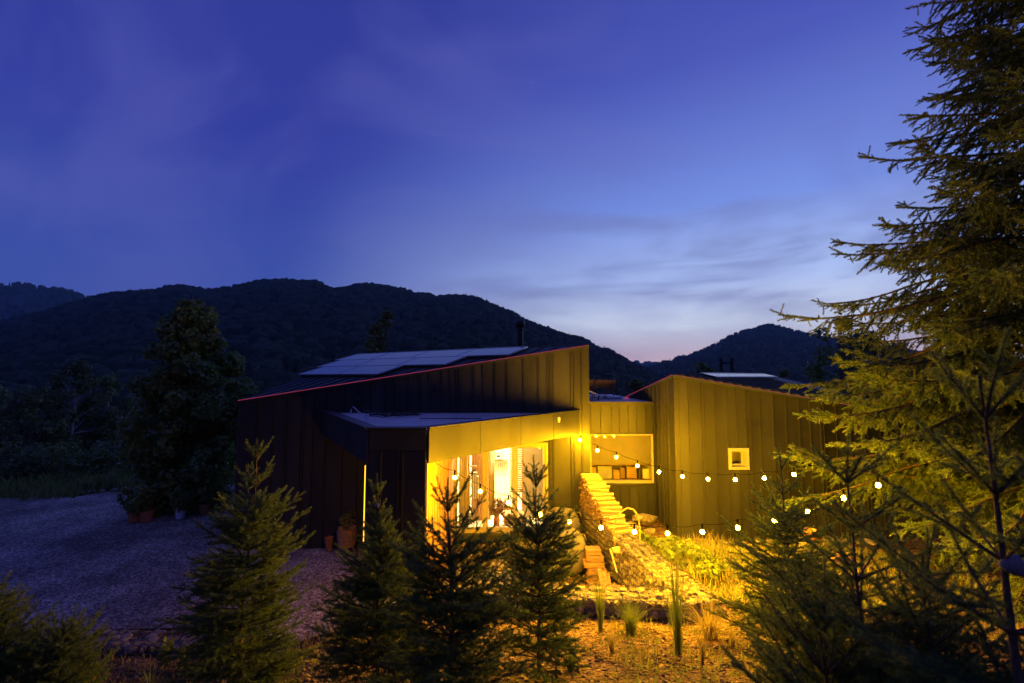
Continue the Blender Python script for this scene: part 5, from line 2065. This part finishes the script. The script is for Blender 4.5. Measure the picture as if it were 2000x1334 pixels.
g0 = Wz(352, 1000, .0)
broadleaf('maple_tree', 'leafy broadleaf tree standing in the gravel yard left of the house', (g0.x, g0.y + .2, -.02), W(395, 580, g0.y).z, 1.6, 3, 26000, .12, 'leaf', cz=.17, trunk_r=.10, clumps=120)
g1 = 27.0
far_trees = [
    (145, 700, 28, 900, 1.9, 'birch with a pale leaning trunk at the left edge of the woods', 'birch_bark', 2, 'leaf_grey', 'birch_tree'),
    (215, 728, 30, 905, 1.9, 'birch right of the leaning pale trunk', 'birch_bark', 2, 'leaf_grey', 'birch_tree'),
    (60, 758, 26, 930, 2.2, 'rounded grey-green tree near the left edge', 'bark', 1, 'leaf_grey', 'broadleaf_tree'),
    (-30, 740, 30, 930, 2.4, 'dark tree cut by the left edge', 'bark', 1, 'leaf', 'broadleaf_tree'),
    (455, 745, 26, 900, 1.7, 'dim tree between the leafy yard tree and the house', 'bark', 1, 'leaf', 'broadleaf_tree'),
    (757, 598, 26, 900, 1.55, 'upright tree rising behind the solar panels', 'bark', 1, 'leaf_yellow', 'broadleaf_tree'),
    (1370, 706, 30, 860, 1.6, 'small round tree peeping over the side house ridge', 'bark', 1, 'leaf', 'broadleaf_tree'),
    (1245, 738, 22, 860, .9, 'dark bush beyond the terrace', 'bark', 1, 'leaf', 'broadleaf_tree'),
    (1640, 615, 24, 860, 2.1, 'dark loose tree behind the tall spruce', 'bark', 1, 'leaf', 'broadleaf_tree'),
    (1705, 640, 22, 860, 2.0, 'dark tree hidden partly by the tall spruce', 'bark', 1, 'leaf', 'broadleaf_tree'),
]
for k, (px, py, d, bpy_, hw, lab, bk_, stems, lm, nm) in enumerate(far_trees):
    top = W(px, py, d)
    bz = min(tz(top.x, d), W(px, bpy_, d).z)
    broadleaf(nm, lab, (top.x, d, bz), top.z, hw, 40 + k, 3600, .17, lm, bk_, cz=.22, trunk_r=.13, clumps=34, stems=stems, group='trees beyond the yard')
for k, (px, py, d, hw, lab) in enumerate([(1531, 714, 30, 1.3, 'small dark conifer beyond the side house roof'), (1600, 690, 27, 1.5, 'dark conifer left of the loose dark tree')]):
    top = W(px, py, d)
    broadleaf('conifer_tree', lab, (top.x, d, -1.5), top.z, hw, 60 + k, 3000, .16, 'leaf', 'bark', cz=.1, trunk_r=.1, clumps=50, shape='cone', group='trees beyond the yard', squash=.45, droop=.6)
# shrubs edging the yard
sh_spots = [(30, 900, 22, 1.5), (110, 895, 23, 1.6), (190, 905, 22, 1.3), (240, 885, 24, 1.5), (300, 905, 21, 1.1), (445, 890, 22, 1.0), (-60, 890, 22, 1.8), (350, 880, 25, 1.5), (420, 905, 24, .8)]
sh_lab = ['dark shrub at the left end of the yard hedge', 'dark shrub below the rounded grey-green tree', 'low shrub under the leaning birch', 'dark shrub under the second birch', 'low shrub left of the leafy yard tree',
          'shrub beside the house end', 'shrub cut by the left picture edge', 'shrub hidden behind the leafy yard tree', 'small shrub near the gravel path']
for k, (px, py, d, hw) in enumerate(sh_spots):
    top = W(px, py - 25, d)
    bz = tz(top.x, d) - .05
    r = random.Random(k)
    t = thing('shrub', sh_lab[k], 'shrub', (top.x, d, bz), 'shrubs along the yard')
    hgt = max(.8, top.z - bz)
    cen = [(top.x + r.uniform(-1, 1) * hw, d + r.uniform(-.6, .6), bz + hgt * r.uniform(.15, .85)) for _ in range(22)]
    m = MB()
    for c in cen[:7]:
        m.tube([(top.x, d, bz), c], [.03, .01], 5, cap=False)
    m.build('stem', 'bark', t)
    leaf_cloud('foliage', cen, [hw * .35] * 22, 1500, .13, 'leaf_grey' if k % 3 == 0 else 'leaf', t, 80 + k)


# planted bed with grasses and stones in the yard
def blades(c, n, h, spread, material, seed, parent, name='blade_clump', wid=.007, stiff=1.0):
    r = np.random.RandomState(seed)
    a = r.uniform(0, 6.283, n)
    hh = h * r.uniform(.55, 1.1, n)
    out = spread * r.uniform(.05, 1.0, n)
    dirv = np.stack([np.cos(a), np.sin(a), np.zeros(n)], -1)
    sd = np.stack([-np.sin(a), np.cos(a), np.zeros(n)], -1)
    b = np.array(c)[None] + dirv * (r.uniform(0, .18, n) * spread)[:, None]
    segs = []
    for j, u in enumerate((0, .35, .7, 1.0)):
        zz = hh * (u - (1 - stiff) * .45 * u ** 2.5 * (out / max(spread, 1e-6)))
        ctr = b + dirv * (out * u ** 1.8)[:, None] + np.stack([np.zeros(n), np.zeros(n), zz], -1)
        w = wid * (1 - u * .93)
        segs.append(ctr - sd * w)
        segs.append(ctr + sd * w)
    V = np.stack(segs, 1).reshape(-1, 3)
    fb = np.array([(0, 1, 3, 2), (2, 3, 5, 4), (4, 5, 7, 6)])
    F = (fb[None] + 8 * np.arange(n)[:, None, None]).reshape(-1, 4)
    return stuff(mesh_np(name, V, F, material, parent))


bedc = Wz(235, 955, .02)
for k in range(7):
    px = 165 + k * 26
    p = Wz(px, 958 - k * 2.2, .02)
    t = thing('bed_plant', '%s low plant from the left in the stone-edged yard bed' % ORD[k], 'plant', p, 'plants in the yard bed')
    blades(p, 70, .45 + .25 * (k % 3), .35, 'grass' if k % 2 else 'leaf_grey', 200 + k, t, 'blade_clump', .012, .4)
for k in range(9):
    p = Wz(160 + k * 22, 963 - k * 2.0, .02)
    o = put_stone((p.x, p.y - .1, .04), .16, None, 'edging_stone')
    tag(o, '%s edging stone from the left of the planted bed in the gravel yard' % ORD[k], 'stone', 'edging stones of the yard bed')
# pots round the foot of the leafy tree
for k, (px, py, w, lab) in enumerate([(285, 1017, 24, 'wide terracotta pot in front of the leafy yard tree'), (352, 1012, 18, 'pale pot with drooping leaves under the leafy tree'), (262, 1018, 22, 'dark pot at the left of the leafy tree'), (400, 1004, 20, 'dark pot near the house end under the leafy tree')]):
    c = Wz(px, py, .02)
    s = c.y / FPX
    t = thing('plant_pot', lab, 'pot', c, 'pots under the yard tree')
    MB().lathe(c, [(.0, 0), (w * .40 * s, 0), (w * .5 * s, 17 * s), (w * .54 * s, 17 * s), (w * .54 * s, 20 * s), (w * .46 * s, 20 * s), (w * .44 * s, 16 * s), (0, 16 * s)], 18).build('body', 'terracotta' if k != 1 else 'plastic_white', t)
    p = thing('potted_plant', ['bushy plant in the wide terracotta pot', 'drooping pale-leaved plant in the pale pot', 'dark leafy plant left of the tree', 'dark leafy plant near the house end'][k], 'plant', c + Vector((0, 0, 16 * s)), 'plants in the yard pots')
    leaf_cloud('foliage', [tuple(c + Vector((rg.uniform(-.25, .25), rg.uniform(-.2, .2), .45 + rg.uniform(-.1, .35)))) for _ in range(9)], [.2] * 9, 420, .10, 'leaf', p, 300 + k, 2.0, 0, .5)
    MB().tube([c + Vector((0, 0, 15 * s)), c + Vector((0, 0, .55))], .012, 5).build('stem', 'bark', p)
for k, (px, py, d) in enumerate([(318, 990, 14.0), (345, 978, 14.6), (385, 985, 14.2), (300, 995, 13.7), (425, 985, 14.8)]):
    c = Wz(px, py + 12, .02)
    t = thing('shrub', ['low shrub left of the tree foot', 'shrub behind the tree foot', 'shrub right of the tree foot', 'low shrub beside the wide pot', 'dark shrub beside the house end wall'][k], 'shrub', c, 'shrubs under the yard tree')
    cen = [tuple(c + Vector((rg.uniform(-.55, .55), rg.uniform(-.3, .3), .1 + rg.uniform(0, .65)))) for _ in range(12)]
    leaf_cloud('foliage', cen, [.24] * 12, 700, .10, 'leaf', t, 400 + k)
    MB().tube([c, c + Vector((.05, 0, .6))], .015, 5).build('stem', 'bark', t)
sg = thing('sign_post', 'small white sign on a dark post far down the drive', 'sign', Wz(411, 918, -.2))
sp_ = W(411, 905, 21)
MB().box((sp_.x - .03, 21, -.6), (sp_.x + .03, 21.05, W(411, 897, 21).z)).build('post', 'black', sg)
c = W(411, 893, 21)
MB().box((c.x - .09, 20.97, c.z - .10), (c.x + .09, 20.995, c.z + .10)).build('board', 'plastic_white', sg)

# ================================================================== grasses and weeds lit by the string lights
TUFTS = [
    (1166, 1208, 6.3, .72, .18, 70, 'grass', 'upright grass tuft left of the front gabion middle', 1.0),
    (1222, 1222, 6.1, .50, .34, 130, 'grass', 'rounded grass tuft before the dark gabion face', .3),
    (1310, 1265, 5.4, 1.35, .26, 70, 'grass', 'tallest upright reed-like grass before the gabion', 1.0),
    (1370, 1228, 6.0, .52, .50, 200, 'grass_dry', 'fountain-shaped dry grass at the gabion corner', .1),
    (1186, 1262, 5.4, .30, .14, 50, 'grass_dry', 'small thin grass in front of the left tuft', .8),
    (1355, 1285, 5.1, .36, .10, 22, 'grass_dry', 'sparse dry stems near the bottom of the mulch', .9),
    (1448, 1222, 6.1, .28, .28, 90, 'grass', 'low grass tuft right of the gabion corner', .2),
    (1412, 1255, 5.6, .30, .16, 30, 'grass_dry', 'thin dry stems below the fountain grass', .8),
    (1110, 1290, 4.9, .30, .22, 60, 'grass', 'low grass at the foot of the sparse spruce', .4),
    (1490, 1165, 7.0, .45, .35, 70, 'grass_dry', 'straggling yellow grass on the right garden edge', .5),
    (1240, 1130, 7.9, .35, .2, 40, 'grass', 'thin grass growing by the bark heap', .7),
    (215, 1240, 6.8, .45, .35, 60, 'grass_dry', 'dry grass before the left gabion edging', .4),
    (330, 1255, 6.5, .35, .30, 50, 'grass', 'green grass tuft below the left gabion edging', .4),
    (60, 1250, 6.4, .5, .40, 70, 'grass', 'tall weeds at the lower left', .5),
    (160, 1275, 5.8, .4, .35, 60, 'grass_dry', 'dry weeds before the low left spruce', .4),
]
for k, (px, py, d, h, sp, n, mt, lab, stiff) in enumerate(TUFTS):
    x = (px - 1000) / FPX * d
    p = (x, d, tz(x, d))
    t = thing('grass_tuft', lab, 'grass', p, 'grass tufts in the garden')
    blades(p, n, h, sp, mt, 500 + k, t, 'blade_clump', .006, stiff)
mul = thing('mullein_plant', 'yellow-green upright weed by the left gabion edging', 'plant', (0, 0, 0), 'weeds by the left gabion')
p = W(325, 1236, 7.1)
zb = tz(p.x, 7.1)
for q in range(3):
    x = p.x + q * .28
    MB().tube([(x, 7.1, zb), (x + .02, 7.1, zb + .42 - .1 * q)], .008, 5).build('stem', 'grass', mul)
    leaf_cloud('foliage', [(x, 7.1, zb + .12 + .09 * j) for j in range(4 - q)], [.07] * (4 - q), 90, .06, 'weed', mul, 610 + q)

# ground cover of the right garden
r_ = np.random.RandomState(17)


def weeds(n, fx, h, material, name, label, seed, wid=.007):
    r = np.random.RandomState(seed)
    x, y = fx(r, n)
    z = terrain(x, y)
    hh = h * r.uniform(.3, 1.2, n) * (.6 + .5 * vnoise(np.stack([x * 2.3, y * 2.3], -1), 55))
    hh = np.maximum(hh, .02)
    a = r.uniform(0, 6.283, n)
    dirv = np.stack([np.cos(a), np.sin(a), np.zeros(n)], -1)
    sd = np.stack([-np.sin(a), np.cos(a), np.zeros(n)], -1)
    b = np.stack([x, y, z], -1)
    out = hh * r.uniform(.1, .9, n)
    w = wid * r.uniform(.6, 1.6, n)[:, None]
    mid = b + dirv * (out * .35)[:, None] + np.stack([0 * hh, 0 * hh, hh * .65], -1)
    tip = b + dirv * out[:, None] + np.stack([0 * hh, 0 * hh, hh], -1)
    V = np.stack([b - sd * w, b + sd * w, mid + sd * w * .8, mid - sd * w * .8, tip], 1).reshape(-1, 3)
    o5 = 5 * np.arange(n)[:, None]
    F = np.concatenate([np.array([[0, 1, 2]]) + o5, np.array([[0, 2, 3]]) + o5, np.array([[3, 2, 4]]) + o5])
    o = stuff(mesh_np(name, V, F, material))
    o['label'] = label
    return o


def fgarden(r, n):
    y = 6.6 + 4.2 * r.uniform(0, 1, n) ** 1.1
    x = np.array([gab_x(v) for v in y]) + .56 + 4.6 * r.uniform(0, 1, n)
    return x, y


weeds(15000, fgarden, .13, 'weed', 'garden_weeds', 'low leafy weeds covering the right garden', 71, .010)
weeds(5000, fgarden, .30, 'grass_dry', 'garden_weeds', 'dry yellow grass among the garden weeds', 72, .005)


def fleft(r, n):
    return r.uniform(-8.5, -2.4, n), r.uniform(5.0, 7.4, n)


weeds(4500, fleft, .18, 'grass_dry', 'bank_weeds', 'dry grass on the bank below the left gabion edging', 73, .006)


def fmeadow(r, n):
    x = r.uniform(-26, -5, n)
    return x, yard_far(x) + r.uniform(-.3, 7, n)


weeds(9000, fmeadow, .55, 'grass', 'meadow_grass', 'rough dark grass beyond the gravel yard', 74, .02)


def ffront(r, n):
    cx, cy = r.uniform(-5, 6, 46), r.uniform(2.8, 6.6, 46)
    k = r.randint(0, 46, n)
    return cx[k] + r.normal(0, .22, n), np.clip(cy[k] + r.normal(0, .18, n), 2.5, 6.65)


weeds(2600, ffront, .11, 'grass', 'slope_weeds', 'sparse weeds coming up through the mulch', 75, .006)


def fmid(r, n):
    cx, cy = r.uniform(1.0, 4.4, 40), r.uniform(4.9, 6.6, 40)
    k = r.randint(0, 40, n)
    return cx[k] + r.normal(0, .16, n), np.clip(cy[k] + r.normal(0, .14, n), 4.6, 6.62)


weeds(1000, fmid, .11, 'weed', 'slope_weeds', 'low weeds in front of the gabion corner', 76, .006)
weeds(500, fmid, .15, 'grass_dry', 'slope_weeds', 'dry stalks in front of the gabion corner', 77, .004)
# leafy mounds beside the gabion
for k in range(12):
    y = 7.6 + k * .27
    x = gab_x(y) + .78 + rg.uniform(-.1, .35)
    t = thing('leafy_perennial', 'leafy perennial mound beside the long gabion, %s from the front' % ORD[k], 'plant', (x, y, tz(x, y)), 'perennials beside the gabion')
    leaf_cloud('foliage', [(x + rg.uniform(-.14, .14), y + rg.uniform(-.14, .14), tz(x, y) + .08 + rg.uniform(0, .10)) for _ in range(6)], [.12] * 6, 230, .065, 'weed', t, 700 + k)
# terracotta pot, roof tile and red flowers among the right-hand spruces
c = W(1580, 1042, 8.6)
tp = thing('terracotta_bowl', 'orange terracotta bowl below the string lights in front of the side house', 'bowl', (c.x, 8.6, c.z - .1))
MB().lathe((c.x, 8.6, c.z - .10), [(.0, .0), (.09, .0), (.14, .13), (.15, .13), (.15, .17), (.13, .17), (.12, .12), (.0, .10)], 20).build('body', 'terracotta', tp)
MB().box((c.x - .12, 8.5, tz(c.x, 8.6) - .05), (c.x + .12, 8.72, c.z - .102)).build('plinth', 'stone', tp)
c = W(1645, 1082, 6.2)
ti = thing('terracotta_cone', 'small orange pointed clay cover between the near spruces', 'clay cover', (c.x, 6.2, tz(c.x, 6.2)))
MB().lathe((c.x, 6.2, c.z - .08), [(.13, .0), (.11, .02), (.012, .13), (.0, .135)], 16).build('cover', 'terracotta', ti)
MB().tube([(c.x, 6.2, tz(c.x, 6.2) - .05), (c.x, 6.2, c.z + .03)], .012, 6).build('stake', 'bark', ti)
for k, (px, py) in enumerate([(1605, 1158), (1618, 1168), (1628, 1172), (1612, 1174)]):
    p = W(px, py, 4.4)
    zb = tz(p.x, 4.4)
    t = thing('red_flower', ['uppermost', 'middle', 'rightmost', 'lowest'][k] + ' red bloom of the flowers between the right-hand spruces', 'flower', (p.x, 4.4, zb), 'red flowers')
    MB().tube([(p.x + .02, 4.42, zb), (p.x, 4.4, p.z)], .004, 5).build('stem', 'grass', t)
    leaf_cloud('bloom', [tuple(p)], [.035], 60, .035, 'flower_red', t, 800 + k)

# ================================================================== evening haze in the valley
hz = MB().box((-5600, -2300, -60), (5600, 5700, 540))
hm = bpy.data.materials.new('haze')
hm.use_nodes = True
t = hm.node_tree
t.nodes.clear()
pv = nd(t, 'ShaderNodeVolumePrincipled')
pv.inputs['Color'].default_value = (.42, .74, 1.0, 1)
pv.inputs['Density'].default_value = .00010
pv.inputs['Anisotropy'].default_value = 0.2
o_ = nd(t, 'ShaderNodeOutputMaterial')
t.links.new(pv.outputs[0], o_.inputs['Volume'])
MATS['haze'] = hm
hzo = stuff(hz.build('haze', 'haze'))
hzo['label'] = 'thin bluish evening haze over the valley'
